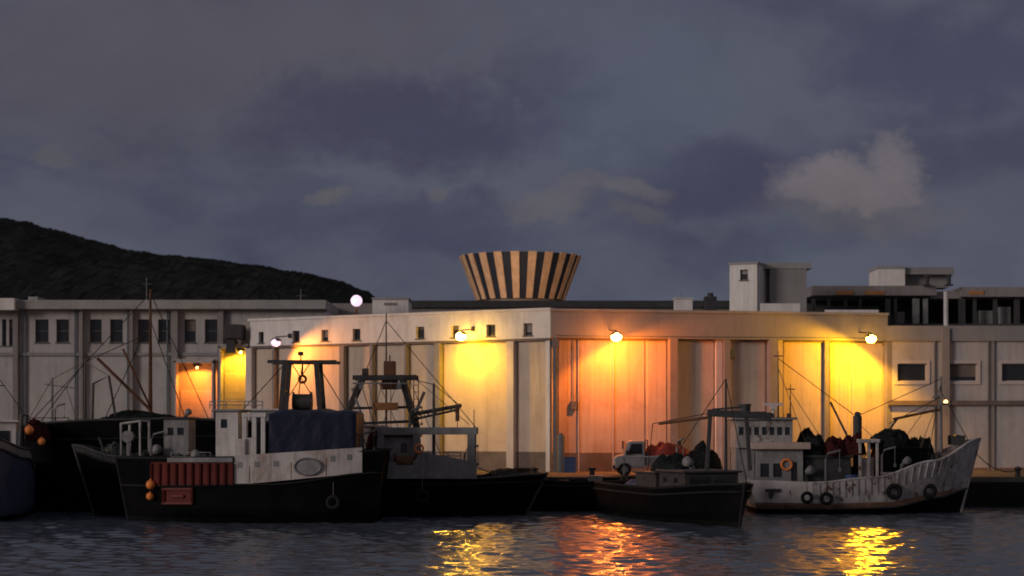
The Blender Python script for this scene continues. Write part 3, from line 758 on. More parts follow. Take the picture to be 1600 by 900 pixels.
def gear(boat, items):
    for kind, px, d, zb_, sc in items:
        x = boat.x(px, d)
        if kind == 'vent':
            mb = MB().tube([(x, d, zb_), (x, d, zb_ + .7 * sc), (x + .1 * sc, d - .12 * sc, zb_ + .85 * sc)], .09 * sc, 8).tube([(x + .06 * sc, d - .06 * sc, zb_ + .8 * sc), (x + .16 * sc, d - .25 * sc, zb_ + .88 * sc)], .1 * sc, 10, r1=.15 * sc); boat.part('cowl_vent', mb, 'boatg', smooth=True)
        elif kind == 'locker':
            c_ = boat.part('deck_box', MB().box(x - .35 * sc, x + .35 * sc, d - .22, d + .22, zb_, zb_ + .5 * sc), 'boatg', bevel=.02)
            boat.part('lid', MB().box(x - .38 * sc, x + .38 * sc, d - .25, d + .25, zb_ + .5 * sc + .003, zb_ + .56 * sc), 'hullg', parent=c_)
        elif kind == 'coil':
            mb = MB()
            for k in range(4): mb.torus((x, d, zb_ + .05 + .075 * k), (.3 - .03 * k) * sc, .042, axis='Z', n=18, m=6)
            boat.part('rope_coil', mb, 'rope', smooth=True)
        elif kind == 'davit':
            mb = MB().tube([(x, d, zb_), (x, d, zb_ + 1.3 * sc), (x + .12, d, zb_ + 1.5 * sc), (x + .5 * sc, d, zb_ + 1.6 * sc)], .045, 7).tube([(x + .47 * sc, d, zb_ + 1.58 * sc), (x + .47 * sc, d, zb_ + 1.0 * sc)], .012, 5).box(x + .43 * sc, x + .51 * sc, d - .04, d + .04, zb_ + .88 * sc, zb_ + 1.0 * sc)
            boat.part('davit', mb, 'steelg')
        elif kind == 'winch':
            mb = MB().tube([(x - .3 * sc, d, zb_ + .35 * sc), (x + .3 * sc, d, zb_ + .35 * sc)], .2 * sc, 12)
            for e in (-.3, 0, .3): mb.tube([(x + e * sc - .02, d, zb_ + .35 * sc), (x + e * sc + .02, d, zb_ + .35 * sc)], .3 * sc, 14)
            mb.box(x - .36 * sc, x - .33 * sc, d - .2, d + .2, zb_, zb_ + .5 * sc).box(x + .33 * sc, x + .36 * sc, d - .2, d + .2, zb_, zb_ + .5 * sc)
            boat.part('winch', mb, 'rust')
        elif kind == 'post':
            boat.part('bitts', MB().tube([(x - .12, d, zb_), (x - .12, d, zb_ + .5 * sc)], .07, 8).tube([(x + .12, d, zb_), (x + .12, d, zb_ + .5 * sc)], .07, 8).tube([(x - .22, d, zb_ + .3 * sc), (x + .22, d, zb_ + .3 * sc)], .045, 8), 'steel')
        elif kind == 'drum':
            boat.part('oil_drum', MB().tube([(x, d, zb_), (x, d, zb_ + .85 * sc)], .28 * sc, 16).torus((x, d, zb_ + .3 * sc), .28 * sc, .015, axis='Z').torus((x, d, zb_ + .58 * sc), .28 * sc, .015, axis='Z'), 'crateb')
        elif kind == 'ring':
            boat.part('life_ring', MB().torus((x, d, zb_), .28 * sc, .07 * sc), 'orange', smooth=True)
# ---- B4 main trawler: red aft bulwark, white forward bulwark, navy cover, gantry
B4 = Boat('trawler', 'black hulled trawler with white quarter plating, navy blue cover and red ribbed bulwark', wx(592, 76) - 5.1, 76.0, 10.2, 4.7,
          [(0, 2.85), (.4, 2.6), (1, 2.55)], [(0, 2.0), (.4, 1.55), (1, 1.45)], .85, bow=-1, rake=.5, bandm='black', railm='rubber')
NY = -2.42
def S(boat, px, py, off=.02):
    """point on the near side of a hull seen at a pixel, pushed out by off"""
    d = -boat.B / 2
    for _ in range(10):
        x, z = boat.x(px, d), boat.z(py, d)
        t = min(1, max(0, (x * boat.bow + boat.L / 2) / boat.L)); t = min(.995, max(0, t - boat.rake * max(0, z / boat.sheer(t)) * max(0, t - .6) / .4 / boat.L))
        d = .5 * d + .5 * boat.pt(t, z, -1)[1]
    return Vector((x, d - off, z))
def spanel(boat, name, px0, px1, top, bot, off, m, nu=24, nv=3, parent=None):
    mb = MB(); fn = lambda f, px: f(px) if callable(f) else f
    g_ = lambda u, v, o: S(boat, lerp(px0, px1, u), lerp(fn(bot, lerp(px0, px1, u)), fn(top, lerp(px0, px1, u)), v), o)
    mb.grid(lambda u, v: g_(u, v, off), nu, nv)
    mb.grid(lambda u, v: g_(u, 1, lerp(off, -.02, v)), nu, 1); mb.grid(lambda u, v: g_(u, 0, lerp(off, -.02, v)), nu, 1)
    mb.grid(lambda u, v: g_(0, u, lerp(off, -.02, v)), nv, 1); mb.grid(lambda u, v: g_(1, u, lerp(off, -.02, v)), nv, 1)
    return boat.part(name, mb, m, parent=parent)
rp = spanel(B4, 'red_bulwark', 236, 364, 722, 759, .05, 'red')
for k in range(11):
    px = lerp(237, 363, k / 10)
    B4.part('rib', MB().bar(S(B4, px, 758, .10), S(B4, px, 724, .10), .09, .10), 'red', parent=rp, bevel=.01)
spanel(B4, 'bulwark_cap', 262, 364, 715, 722, .13, 'boatg', nv=1)
ff = spanel(B4, 'red_fender_frame', 254, 302, 762, 788, .04, 'red')
for a, b_ in (((254, 764), (302, 764)), ((254, 786), (302, 786)), ((256, 762), (256, 788)), ((300, 762), (300, 788)), ((268, 775), (288, 775))):
    B4.part('frame_bar', MB().bar(S(B4, *a, .1), S(B4, *b_, .1), .1), 'red', parent=ff, bevel=.01)
wp = spanel(B4, 'white_quarter_plating', 366, 566, lambda p: lerp(712, 699, (p - 366) / 200), lambda p: lerp(758, 739, (p - 366) / 200), .05, 'hullw', nu=30)
c0_ = S(B4, 481, 729, .06)
f_ = MB(); f_.prism([(c0_.x + .52 * math.cos(2 * PI * k / 28), c0_.z + .33 * math.sin(2 * PI * k / 28)) for k in range(28)], c0_.y - .02, c0_.y)
fl = B4.part('fairlead', f_, 'boatg'); ov = MB()
for k in range(28):
    a0_, a1_ = 2 * PI * k / 28, 2 * PI * (k + 1) / 28
    ov.tube([(c0_.x + .52 * math.cos(a0_), c0_.y - .03, c0_.z + .33 * math.sin(a0_)), (c0_.x + .52 * math.cos(a1_), c0_.y - .03, c0_.z + .33 * math.sin(a1_))], .04, 6, cap=False)
B4.part('fairlead_rim', ov, 'steelg', smooth=True, parent=fl)
for px, py in ((375, 727), (402, 726), (432, 725), (520, 717), (546, 715)):
    spanel(B4, 'freeing_port', px - 4, px + 4, py - 5, py + 4, .06, 'boatg', nu=2, nv=1)
for px, a_, b_ in ((390, 728, 754), (455, 722, 748), (510, 716, 744)):
    spanel(B4, 'rust_run', px - .6, px + .8, a_, b_, .056, 'brown', nu=1, nv=4)
# wheelhouse aft
zd = 1.7
cabin(B4, B4.x(337, -1.4), B4.x(372, -1.4), -1.4, 1.4, zd, B4.z(643, -1.4), 'boatw', [(B4.x(345, -1.4), B4.x(355, -1.4), B4.z(669, -1.4), B4.z(655, -1.4))], roofm='boatg')
rails(B4, [(B4.x(337), -1.5, 0), (B4.x(362), -1.5, 0), (B4.x(390), -1.5, 0), (B4.x(418), -1.5, 0)], B4.z(642, -1.4) + .08, .3, m='boatg')
pw = MB()
for px, d in ((382, -1.9), (397, -1.9), (411, -1.9)):
    pw.box(B4.x(px, d) - .09, B4.x(px, d) + .09, d, d + .15, zd, B4.z(652, d))
pw.box(B4.x(378, -1.9), B4.x(416, -1.9), -1.92, -1.5, B4.z(652, -1.9), B4.z(645, -1.9)); pw.box(B4.x(385, -1.9), B4.x(396, -1.9), -1.88, -1.8, B4.z(718, -1.9), B4.z(684, -1.9))
B4.part('companionway', pw, 'boatw', bevel=.02)
B4.part('companionway_door', MB().box(B4.x(400, -1.8), B4.x(409, -1.8), -1.7, -1.66, zd, B4.z(660, -1.8)), 'steel')
B4.part('deck_locker', MB().box(B4.x(366, -1.9), B4.x(384, -1.9), -2.0, -1.4, zd, B4.z(686, -1.9)), 'boatw', bevel=.03)
cv = cloth(B4, 'deck_cover', B4.x(420, -1.9), B4.x(557, -1.9), -2.0, 1.9, B4.z(714, -2), B4.z(645, -2), 'tarp', seed=3)
# gantry with splayed legs
def gantry(boat, lb, lt_, rb_, rt_, d, ybase, ytop, top0, top1, w=.2, depth=1.6, m='steel'):
    g = MB()
    for dd in (0, depth):
        g.bar((boat.x(lb), d + dd, ybase), (boat.x(lt_), d + dd, ytop), w); g.bar((boat.x(rb_), d + dd, ybase), (boat.x(rt_), d + dd, ytop), w)
    for k in (.25, .5, .75):
        for (b0, t0_) in ((lb, lt_), (rb_, rt_)):
            xx = lerp(boat.x(b0), boat.x(t0_), k); zz = lerp(ybase, ytop, k); g.bar((xx, d, zz), (xx, d + depth, zz), .07)
    o = boat.part('gantry', g, m, bevel=.012)
    c = MB()
    c.bar((boat.x(top0), d, ytop + .05), (boat.x(top1), d, ytop + .05), .13); c.bar((boat.x(top0), d + depth, ytop + .05), (boat.x(top1), d + depth, ytop + .05), .13)
    for k in range(5): xx = lerp(boat.x(lt_), boat.x(rt_), k / 4); c.bar((xx, d, ytop + .05), (xx, d + depth, ytop + .05), .08)
    boat.part('gantry_crossbeam', c, m, parent=o)
    return o
zg0, zg1 = 1.9, B4.z(567, 0)
gantry(B4, 431, 445, 507, 494, .0, zg0, zg1, 418, 526, w=.19)
bl = MB().torus((B4.x(470), .6, B4.z(592)), .14, .05).tube([(B4.x(470), .6, zg1), (B4.x(470), .6, B4.z(588))], .03)
B4.part('hanging_block', bl, 'rust', smooth=True)
nd = MB().tube([(B4.x(457), .6, B4.z(628)), (B4.x(483), .6, B4.z(628))], .33, 16).tube([(B4.x(455), .6, B4.z(628)), (B4.x(457), .6, B4.z(628))], .42, 16).tube([(B4.x(483), .6, B4.z(628)), (B4.x(485), .6, B4.z(628))], .42, 16)
nd.bar((B4.x(460), .6, 2.0), (B4.x(460), .6, B4.z(628)), .12).bar((B4.x(480), .6, 2.0), (B4.x(480), .6, B4.z(628)), .12)
B4.part('net_drum', nd, 'steel')
rigging(B4, [((B4.x(445), .2, zg1), (B4.x(375), 0, B4.z(645))), ((B4.x(494), .2, zg1), (B4.x(575), 0, 3.0)), ((B4.x(470), .6, zg1), (B4.x(462), .4, B4.z(640))), ((B4.x(455), .1, zg1), (B4.x(487), .1, B4.z(618))), ((B4.x(484), .1, zg1), (B4.x(452), .1, B4.z(618)))], .02)
B4.part('lantern_arm', MB().bar((B4.x(470), 0, zg1), (B4.x(470), 0, zg1 + .35), .05).box(B4.x(466), B4.x(474), -.1, .1, zg1 + .3, zg1 + .45), 'steel')
# forward gear on B4 bow
B4.part('stern_roller', MB().tube([(B4.x(575), -.6, 2.5), (B4.x(575), .6, 2.5)], .22, 12).box(B4.x(570), B4.x(582), -.3, .3, 2.15, 2.45), 'steel')
B4.part('fore_winch', MB().tube([(B4.x(278), -.7, 2.2), (B4.x(278), .7, 2.2)], .3, 14).box(B4.x(266), B4.x(270), -.7, .7, 1.7, 2.6).box(B4.x(286), B4.x(290), -.7, .7, 1.7, 2.6), 'steel')
rails(B4, [(B4.x(p_), -1.5, 0) for p_ in (278, 298, 318, 338)], 2.45, .35, m='boatg')
floatball(B4.world(*S(B4, 237, 757, .22)), .19, 'orange buoy at the left end of the red ribbed bulwark, upper one')
floatball(B4.world(*S(B4, 236, 775, .2)), .16, 'orange buoy at the left end of the red ribbed bulwark, lower one')
tyre((wx(520, 73.3), 73.45, .85), 'tyre hung low on the black side of the navy covered trawler'); 
heap('fishing_net', 'dark heaped net on the aft deck beside the small white wheelhouse', 'net', B4.world(B4.x(305), .2, 1.55), 1.1, 1.2, 1.15, 'netg', seed=11)

# ---- B5 trawler with gantries right of B4
B5 = Boat('trawler', 'black hulled trawler with grey gantries, open frame stern and boom, right of the navy cover', wx(648, 80.7), 80.7, 9.6, 4.3,
          [(0, 2.15), (.4, 1.75), (.7, 1.6), (1, 1.75)], [(0, 1.6), (.5, 1.4), (1, 1.45)], .5, bow=1, rake=.9, bandm='black')
d = -1.9
zb = 1.4
pf = MB()  # heavy rectangular frame
zt5, zt5b = B5.z(668, d), B5.z(679, d)
pf.box(B5.x(590, d), B5.x(745, d), d, d + .2, zt5b, zt5)
for a, b_ in ((590, 600), (645, 657), (730, 742)): pf.box(B5.x(a, d), B5.x(b_, d), d + .01, d + .19, zb, zt5b - .002)
pf.box(B5.x(590, d), B5.x(745, d), d + 3.4, d + 3.6, zt5b, zt5)
for a, b_ in ((590, 600), (730, 742)):
    pf.box(B5.x(a, d), B5.x(b_, d), d + 3.41, d + 3.59, zb, zt5b - .002); pf.box(B5.x(a, d), B5.x(a, d) + .18, d + .21, d + 3.39, zt5b + .02, zt5 - .02)
B5.part('stern_frame', pf, 'boatg', bevel=.015)
cab = cabin(B5, B5.x(588, -1.6), B5.x(650, -1.6), -1.6, 1.3, zb, B5.z(683, -1.6), 'boatg', [(B5.x(626, -1.6), B5.x(636, -1.6), B5.z(708, -1.6), B5.z(693, -1.6))], roofm='steel', name='deckhouse')
B5.part('grey_bulwark', MB().prism([(B5.x(585, -2.2), B5.z(748, -2.2)), (B5.x(745, -2.2), B5.z(748, -2.2)), (B5.x(745, -2.2), B5.z(722, -2.2)), (B5.x(660, -2.2), B5.z(706, -2.2)), (B5.x(645, -2.2), B5.z(722, -2.2)), (B5.x(585, -2.2), B5.z(722, -2.2))], -2.3, -2.2), 'boatg', bevel=.012)
gearm = MB()
gearm.tube([(B5.x(620, -2), -2.05, B5.z(722, -2)), (B5.x(646, -2), -2.05, B5.z(722, -2))], .28, 14); gearm.box(B5.x(616, -2), B5.x(619, -2), -2.15, -1.7, B5.z(745, -2), B5.z(708, -2)); gearm.box(B5.x(648, -2), B5.x(651, -2), -2.15, -1.7, B5.z(745, -2), B5.z(708, -2))
B5.part('trawl_winch', gearm, 'rust', bevel=.01)
zt_ = B5.z(590, -.5)
g = MB()
for dd in (-.6, .9):
    g.bar((B5.x(545), dd, B5.z(640)), (B5.x(567), dd, zt_), .17); g.bar((B5.x(545), dd, B5.z(640)), (B5.x(548), dd, zb), .17)
    g.bar((B5.x(655), dd, zb), (B5.x(650), dd, B5.z(662)), .24); g.bar((B5.x(650), dd, B5.z(664)), (B5.x(628), dd, zt_), .24)
    g.bar((B5.x(545), dd, B5.z(638)), (B5.x(643), dd, B5.z(636)), .1); g.bar((B5.x(555), dd, B5.z(662)), (B5.x(650), dd, B5.z(658)), .12)
o5 = B5.part('main_gantry', g, 'steel', bevel=.012)
c = MB()
for dd in (-.6, .9): c.bar((B5.x(553), dd, zt_), (B5.x(652), dd, zt_ + .02), .15, .2)
for px in (560, 590, 612, 635): c.bar((B5.x(px), -.6, zt_), (B5.x(px), .9, zt_), .1)
B5.part('gantry_crossbeam', c, 'steel', parent=o5)
c = MB().box(B5.x(600), B5.x(618), -.3, .4, zt_ + .1, zt_ + .72).box(B5.x(597), B5.x(622), -.2, .3, zt_ - .5, zt_ - .1).bar((B5.x(609), 0, zt_ + .7), (B5.x(609), 0, zt_ + 1.0), .06)
B5.part('power_block', c, 'rust', bevel=.03)
B5.part('net_roller', MB().tube([(B5.x(566), .1, zt_ + .22), (B5.x(576), .1, zt_ + .22)], .2, 12), 'steel')
B5.part('trawl_board', MB().box(B5.x(582, -.9), B5.x(622, -.9), -.95, -.86, B5.z(641, -.9), B5.z(629, -.9)), 'ply', bevel=.01)
B5.part('wheelhouse', MB().box(B5.x(560), B5.x(600), 0.1, 1.7, zb, B5.z(668)).box(B5.x(556), B5.x(604), 0, 1.8, B5.z(667.8), B5.z(664)), 'hullw', bevel=.03)
bm_ = MB().tube([(B5.x(643), -.6, B5.z(648)), (B5.x(722), -1.2, B5.z(634))], .085, 8); bm_.tube([(B5.x(645), -.6, B5.z(656)), (B5.x(718), -1.15, B5.z(640))], .05, 8)
for k in range(7):
    t_ = k / 6.5; bm_.tube([(lerp(B5.x(643), B5.x(722), t_), lerp(-.6, -1.2, t_), lerp(B5.z(648), B5.z(634), t_)), (lerp(B5.x(645), B5.x(718), t_ + .07), lerp(-.6, -1.15, t_ + .07), lerp(B5.z(656), B5.z(640), t_ + .07))], .03, 6)
bmo = B5.part('boom', bm_, 'steel')
B5.part('boom_tackle', MB().box(B5.x(713), B5.x(719), -1.25, -1.05, B5.z(658), B5.z(636)).bar((B5.x(716), -1.15, B5.z(658)), (B5.x(716), -1.15, B5.z(672)), .03), 'rust', parent=bmo, bevel=.02)
B5.part('boom_post', MB().tube([(B5.x(680), -1.5, zb), (B5.x(680), -1.5, B5.z(600))], .08, 8, r1=.05), 'steel')
B5.part('mast', MB().tube([(B5.x(602), .6, zb), (B5.x(602), .6, B5.z(488))], .06, 8, r1=.025).bar((B5.x(590), .6, B5.z(535)), (B5.x(614), .6, B5.z(535)), .035), 'steel')
rigging(B5, [((B5.x(602), .6, B5.z(500)), (B5.x(745), -1.5, B5.z(668))), ((B5.x(602), .6, B5.z(500)), (B5.x(545), .6, B5.z(640))), ((B5.x(680), -1.5, B5.z(602)), (B5.x(720), -1.2, B5.z(634))), ((B5.x(680), -1.5, B5.z(602)), (B5.x(635), -.6, zt_)), ((B5.x(563), -.6, zt_), (B5.x(590), -1.6, B5.z(668))), ((B5.x(742), -1.8, B5.z(640)), (B5.x(742), -1.8, B5.z(668)))], .018)
rails(B5, [(B5.x(p_, -2), -2.0, 0) for p_ in (660, 680, 700, 720)], B5.z(718, -2), .3)
B5.part('ladder', (lambda mb: [mb.bar((B5.x(x_), -.75, zb), (B5.x(x_), -.75, zt_), .04) for x_ in (648, 655)] and [mb.bar((B5.x(648), -.75, zb + k * .3), (B5.x(655), -.75, zb + k * .3), .03) for k in range(15)] and mb)(MB()), 'steel')
heap('fishing_net', 'dark net heaped inside the open stern frame, under the boom', 'net', B5.world(B5.x(700), -.4, 1.25), 1.0, 1.3, .95, 'net', seed=5)
floatball(B5.world(B5.x(596), .4, B5.z(600)), .12, 'small orange buoy high on the grey gantry')
tyre((wx(660, 78.3), 78.2, .9), 'tyre hung on the black side below the open stern frame')
heap('fishing_net', 'black nets and coiled rope spilling on the bow right of the open frame', 'net', B5.world(B5.x(765), 0, 1.2), .9, .8, .5, 'net', seed=15)
rope('mooring rope from the bow right of the boom down to the quay', [B5.world(B5.x(745), -1.5, B5.z(728)), (wx(835, 88.4), 88.4, QZ + .3)], .3)

rigging(B5, [((B5.x(p_), -.6, zt_), (B5.x(q_), d_, z_)) for p_, q_, d_, z_ in ((560, 520, 0, 2.2), (575, 600, -1.5, 3.2), (590, 640, -1.2, 2.8), (625, 590, -.4, 3.2), (640, 700, -1.2, 2.0), (648, 735, -1.7, 3.9), (612, 612, -.6, 3.6), (600, 570, .4, 2.6))], .016, 'rope', 'hanging_rope')
heap('fishing_net', 'rusty brown net hanging in the tall grey gantry, left of the boom', 'net', B5.world(B5.x(588), -.3, 1.5), .55, .7, 2.1, 'netr', seed=17)
for k_, px in enumerate((668, 700)):
    floatball(B5.world(B5.x(px), -1.9, 2.0), .15, ('orange buoy on the grey rail beside the winch, left under the boom', 'orange buoy on the grey rail under the boom, right one')[k_])
B5.part('side_box', MB().box(B5.x(556, -1.5), B5.x(583, -1.5), -1.8, -1.2, 1.5, B5.z(712, -1.5)), 'boatg', bevel=.03)
B5.part('lamp_bar', MB().bar((B5.x(553), -.7, zt_ - .25), (B5.x(640), -.7, zt_ - .25), .06).box(B5.x(563), B5.x(570), -.85, -.7, zt_ - .5, zt_ - .3).box(B5.x(622), B5.x(629), -.85, -.7, zt_ - .5, zt_ - .3), 'boatg')
gear(B5, [('davit', 640, -1.0, 2.9, 1.1), ('drum', 612, 1.5, 1.2, 1), ('winch', 565, .9, 1.6, 1.2), ('locker', 720, -.6, 1.2, 1.3), ('ring', 655, -2.2, 2.9, .6)])
B5.part('net_derrick', MB().tube([(B5.x(600), .8, 1.4), (B5.x(662), .6, B5.z(612))], .07, 8).tube([(B5.x(600), .8, 1.4), (B5.x(548), .6, B5.z(606))], .06, 8), 'boatg')
rails(B5, [(B5.x(p_), -1.7, 0) for p_ in (545, 557, 569, 581)], 2.0, .8)
# ---- B2 big dark hull behind, left
B2 = Boat('trawler', 'large tall black hulled trawler lying against the quay at left', wx(225, 84.4), 84.4, 11.6, 3.9,
          [(0, 4.0), (.35, 4.15), (.6, 4.1), (1, 3.85)], [(0, 3.4), (1, 3.2)], .6, bow=-1, rake=.8, bandm='black')
B2.part('mast', MB().tube([(B2.x(235), 0, 3.4), (B2.x(235), 0, B2.z(452))], .11, 10, r1=.05), 'rust')
B2.part('foremast', MB().tube([(B2.x(133), 0, 3.4), (B2.x(133), 0, B2.z(560))], .08, 8, r1=.03), 'steel')
rigging(B2, [((B2.x(235), 0, B2.z(458)), (B2.x(45), 0, 3.95)), ((B2.x(235), 0, B2.z(520)), (B2.x(133), 0, B2.z(565))), ((B2.x(235), 0, B2.z(458)), (B2.x(330), 0, 3.9)), ((B2.x(133), 0, B2.z(565)), (B2.x(60), 0, 3.9)), ((B2.x(235), 0, B2.z(500)), (B2.x(175), -1.6, 4.1)), ((B2.x(235), 0, B2.z(500)), (B2.x(300), -1.6, 4.1))], .02)
B2.part('derrick_boom', MB().tube([(B2.x(235), -.2, 4.6), (B2.x(155), -.4, B2.z(560))], .07, 8).tube([(B2.x(235), .2, 4.6), (B2.x(190), .3, B2.z(545))], .05, 8), 'rust')
rails(B2, [(B2.x(p_), -1.5, 0) for p_ in (60, 80, 100, 120)], 3.8, .4, m='steel')
B2.part('derrick_post', MB().tube([(B2.x(78), .4, 3.4), (B2.x(78), .4, B2.z(590))], .06, 8).bar((B2.x(66), .4, B2.z(600)), (B2.x(112), .4, B2.z(606)), .07), 'boatg')
B2.part('gallows', MB().tube([(B2.x(150), -.8, 3.4), (B2.x(152), -.8, B2.z(600)), (B2.x(176), -.8, B2.z(588)), (B2.x(190), -.8, 3.6)], .06, 8), 'steel')
rigging(B2, [((B2.x(78), .4, B2.z(592)), (B2.x(133), 0, B2.z(565))), ((B2.x(78), .4, B2.z(592)), (B2.x(40), 0, 3.9)), ((B2.x(100), .4, B2.z(604)), (B2.x(128), -.8, 3.9)), ((B2.x(133), 0, B2.z(565)), (B2.x(176), -.8, B2.z(588)))], .018, 'rope', 'hanging_rope')
cabin(B2, B2.x(395), B2.x(450), -1.2, 1.2, 3.4, B2.z(642), 'boatg', [(B2.x(405), B2.x(420), B2.z(665), B2.z(652))])
heap('fishing_net', 'long black heap of nets along the top of the tall black trawler', 'net', B2.world(B2.x(222), -.3, 3.85), 2.0, 1.4, .65, 'net', seed=2)

# ---- B3 small grey edged boat in front of it
B3 = Boat('fishing_boat', 'small dark fishing boat with grey gunwale and cluttered deck, bow pointing left', wx(262, 80.2), 80.2, 6.3, 3.2,
          [(0, 1.9), (.4, 2.15), (.75, 2.55), (1, 3.0)], [(0, 1.5), (.4, 1.8), (.75, 2.25), (1, 2.72)], .5, bow=-1, rake=.9, bandm='steel', railm='steel')
zd3 = 2.0
cabin(B3, B3.x(262), B3.x(300), -.9, .9, 1.6, B3.z(655), 'boatg', [(B3.x(268), B3.x(277), B3.z(680), B3.z(668)), (B3.x(283), B3.x(293), B3.z(680), B3.z(668))], roofm='steel')
B3.part('foredeck_arch', MB().tube([(B3.x(196), -.9, 2.1), (B3.x(196), -.9, B3.z(662)), (B3.x(196), .9, B3.z(662)), (B3.x(196), .9, 2.1)], .06, 8).tube([(B3.x(226), -1.0, 2.0), (B3.x(226), -1.0, B3.z(658)), (B3.x(226), 1.0, B3.z(658)), (B3.x(226), 1.0, 2.0)], .06, 8).tube([(B3.x(226), -1.0, B3.z(658)), (B3.x(196), -.9, B3.z(662))], .05, 8), 'hullg')
B3.part('line_hauler', MB().tube([(B3.x(207), -1.1, B3.z(682)), (B3.x(207), -.7, B3.z(682))], .25, 14).bar((B3.x(207), -.9, 1.9), (B3.x(207), -.9, B3.z(680)), .12), 'boatg')
B3.part('anchor', MB().tube([(B3.x(176), -.9, 2.3), (B3.x(160), -.7, B3.z(683))], .05, 8).tube([(B3.x(170), -1.2, B3.z(712)), (B3.x(178), -.9, B3.z(718)), (B3.x(186), -.5, B3.z(708))], .05, 8), 'steel')
heap('fishing_net', 'grey net heap on the small dark boat just behind its bow', 'net', B3.world(B3.x(178), .1, 2.35), .7, .7, .75, 'netg', seed=21)
heap('fishing_net', 'dark grey net heap between the two arches of the small dark boat', 'net', B3.world(B3.x(222), -.2, 1.9), .6, .9, .9, 'netg', seed=22)
for k, (px, dd) in enumerate(((308, -.9), (316, -.3), (324, -.9))):
    pass
cr = crate_obj('cratew'); 
c0 = tag(obj('fish_crate', cr, 'cratew', loc=B3.world(B3.x(268), -1.15, B3.z(678))), 'x', 'crate', 'fish crates on the boats and the quay')
c0.location = B3.world(B3.x(310), -.7, 1.63)
K = 1
def crate_at(loc, rz, label, mt='cratew'):
    c = c0.copy(); COL.objects.link(c); c.location = loc; c.rotation_euler = (0, 0, rz); c['label'] = label
    if mt != 'cratew':
        c.data = c0.data.copy(); c.data.materials[0] = M[mt]
    return c
c0['label'] = 'bottom pale fish crate stacked behind the cabin of the small dark boat'
crate_at(B3.world(B3.x(310), -.72, 1.9), .1, 'middle pale fish crate stacked behind the cabin of the small dark boat')
crate_at(B3.world(B3.x(310), -.69, 2.17), -.08, 'topmost pale fish crate stacked behind the cabin of the small dark boat')

# ---- B1 blue grey hull, bow toward the viewer at the left edge
B1 = Boat('fishing_boat', 'blue grey hulled boat at the left edge with its bow toward the viewer', wx(-30, 78), 78.6, 9.5, 3.9,
          [(0, 2.2), (.4, 2.3), (.75, 2.9), (1, 3.5)], [(0, 1.9), (.4, 2.0), (.75, 2.55), (1, 3.15)], .6, bow=1, rz=R(-78), hullm='blueh', bandm='boatg', rake=.7)
b1 = cabin(B1, -2.6, -.2, -1.25, 1.25, 1.7, 4.0, 'boatw', [(-2.2, -1.5, 3.0, 3.6), (-1.1, -.5, 3.0, 3.6)])
B1.part('front_window', MB().box(-.19, -.17, -1.0, -.1, 3.05, 3.65).box(-.19, -.17, .1, 1.0, 3.05, 3.65), 'glass', parent=b1)
radar(B1, -1.5, 0, 4.1)
B1.part('mast', MB().tube([(-2.4, 0, 4.0), (-2.4, 0, 6.6)], .07, 8, r1=.03).bar((-2.4, -.7, 5.6), (-2.4, .7, 5.6), .05), 'steel')
B1.part('side_gallows', MB().tube([(.8, 1.6, 2.0), (.8, 1.75, 4.3), (2.1, 1.6, 4.3), (2.3, 1.5, 2.3)], .08, 8), 'steel')
B1.part('deck_winch', MB().tube([(1.4, -.9, 2.9), (1.4, .9, 2.9)], .28, 14).box(1.1, 1.7, -.95, -.85, 2.0, 3.2).box(1.1, 1.7, .85, .95, 2.0, 3.2), 'rust')
rigging(B1, [((-2.4, 0, 6.5), (4.6, 0, 3.5)), ((-2.4, 0, 6.5), (.8, 1.7, 4.3))], .018)
heap('fishing_net', 'grey net heap on the deck of the blue grey boat at the left edge', 'net', B1.world(1.9, .2, 2.3), .9, 1.0, .9, 'netg', seed=31)
heap('fishing_net', 'brown dark net heap on the quayside rail beside the blue grey boat', 'net', (wx(55, 82), 82.2, 3.2), .55, .7, 1.0, 'netr', seed=33)
floatball((wx(45, 77), 77.0, wz(672, 77)), .2, 'orange buoy right of the blue grey boat, upper one')
floatball((wx(62, 77), 77.3, wz(690, 77)), .16, 'orange buoy right of the blue grey boat, lower one')

# ---- B6 black hull, bow toward the viewer, right of centre
B6 = Boat('fishing_boat', 'low black hulled fishing boat with its bow toward the viewer and a tall dark mast', wx(1062, 76.8), 76.8, 11.6, 3.7,
          [(0, 1.35), (.6, 1.35), (1, 1.62)], [(0, 1.1), (.6, 1.1), (1, 1.35)], .3, bow=1, rz=R(-72), bandm='black', rake=.45, railm='rubber')
cc = cabin(B6, .6, 3.2, -1.15, 1.15, 1.05, 2.0, 'steel', [(1.0, 1.4, 1.55, 1.8), (2.1, 2.5, 1.55, 1.8)], roofm='steel')
B6.part('front_window', MB().box(3.203, 3.22, -.95, -.1, 1.5, 1.85).box(3.203, 3.22, .1, .95, 1.5, 1.85), 'glass', parent=cc)
def B6w(px, py, Yv): # world → local of B6
    p = Vector((wx(px, Yv) - B6.cx, Yv - B6.cy, 0)); c_, s_ = math.cos(-B6.rz), math.sin(-B6.rz)
    return (p.x * c_ - p.y * s_, p.x * s_ + p.y * c_, wz(py, Yv))
a = B6w(1134, 745, 75); b_ = B6w(1134, 592, 75)
B6.part('mast', MB().tube([(a[0], a[1], 1.0), b_], .085, 8, r1=.04), 'steel')
B6.part('mast_crosstree', MB().bar(B6w(1112, 640, 75), B6w(1160, 636, 75), .08), 'steel')
g = MB()
for Yv in (75, 76.6):
    g.bar(B6w(1104, 740, Yv), B6w(1110, 645, Yv), .16); g.bar(B6w(1172, 735, Yv), B6w(1166, 648, Yv), .16)
    g.bar(B6w(1105, 645, Yv), B6w(1205, 650, Yv), .2, .28)
g.bar(B6w(1110, 645, 75), B6w(1110, 645, 76.6), .1); g.bar(B6w(1166, 648, 75), B6w(1166, 648, 76.6), .1)
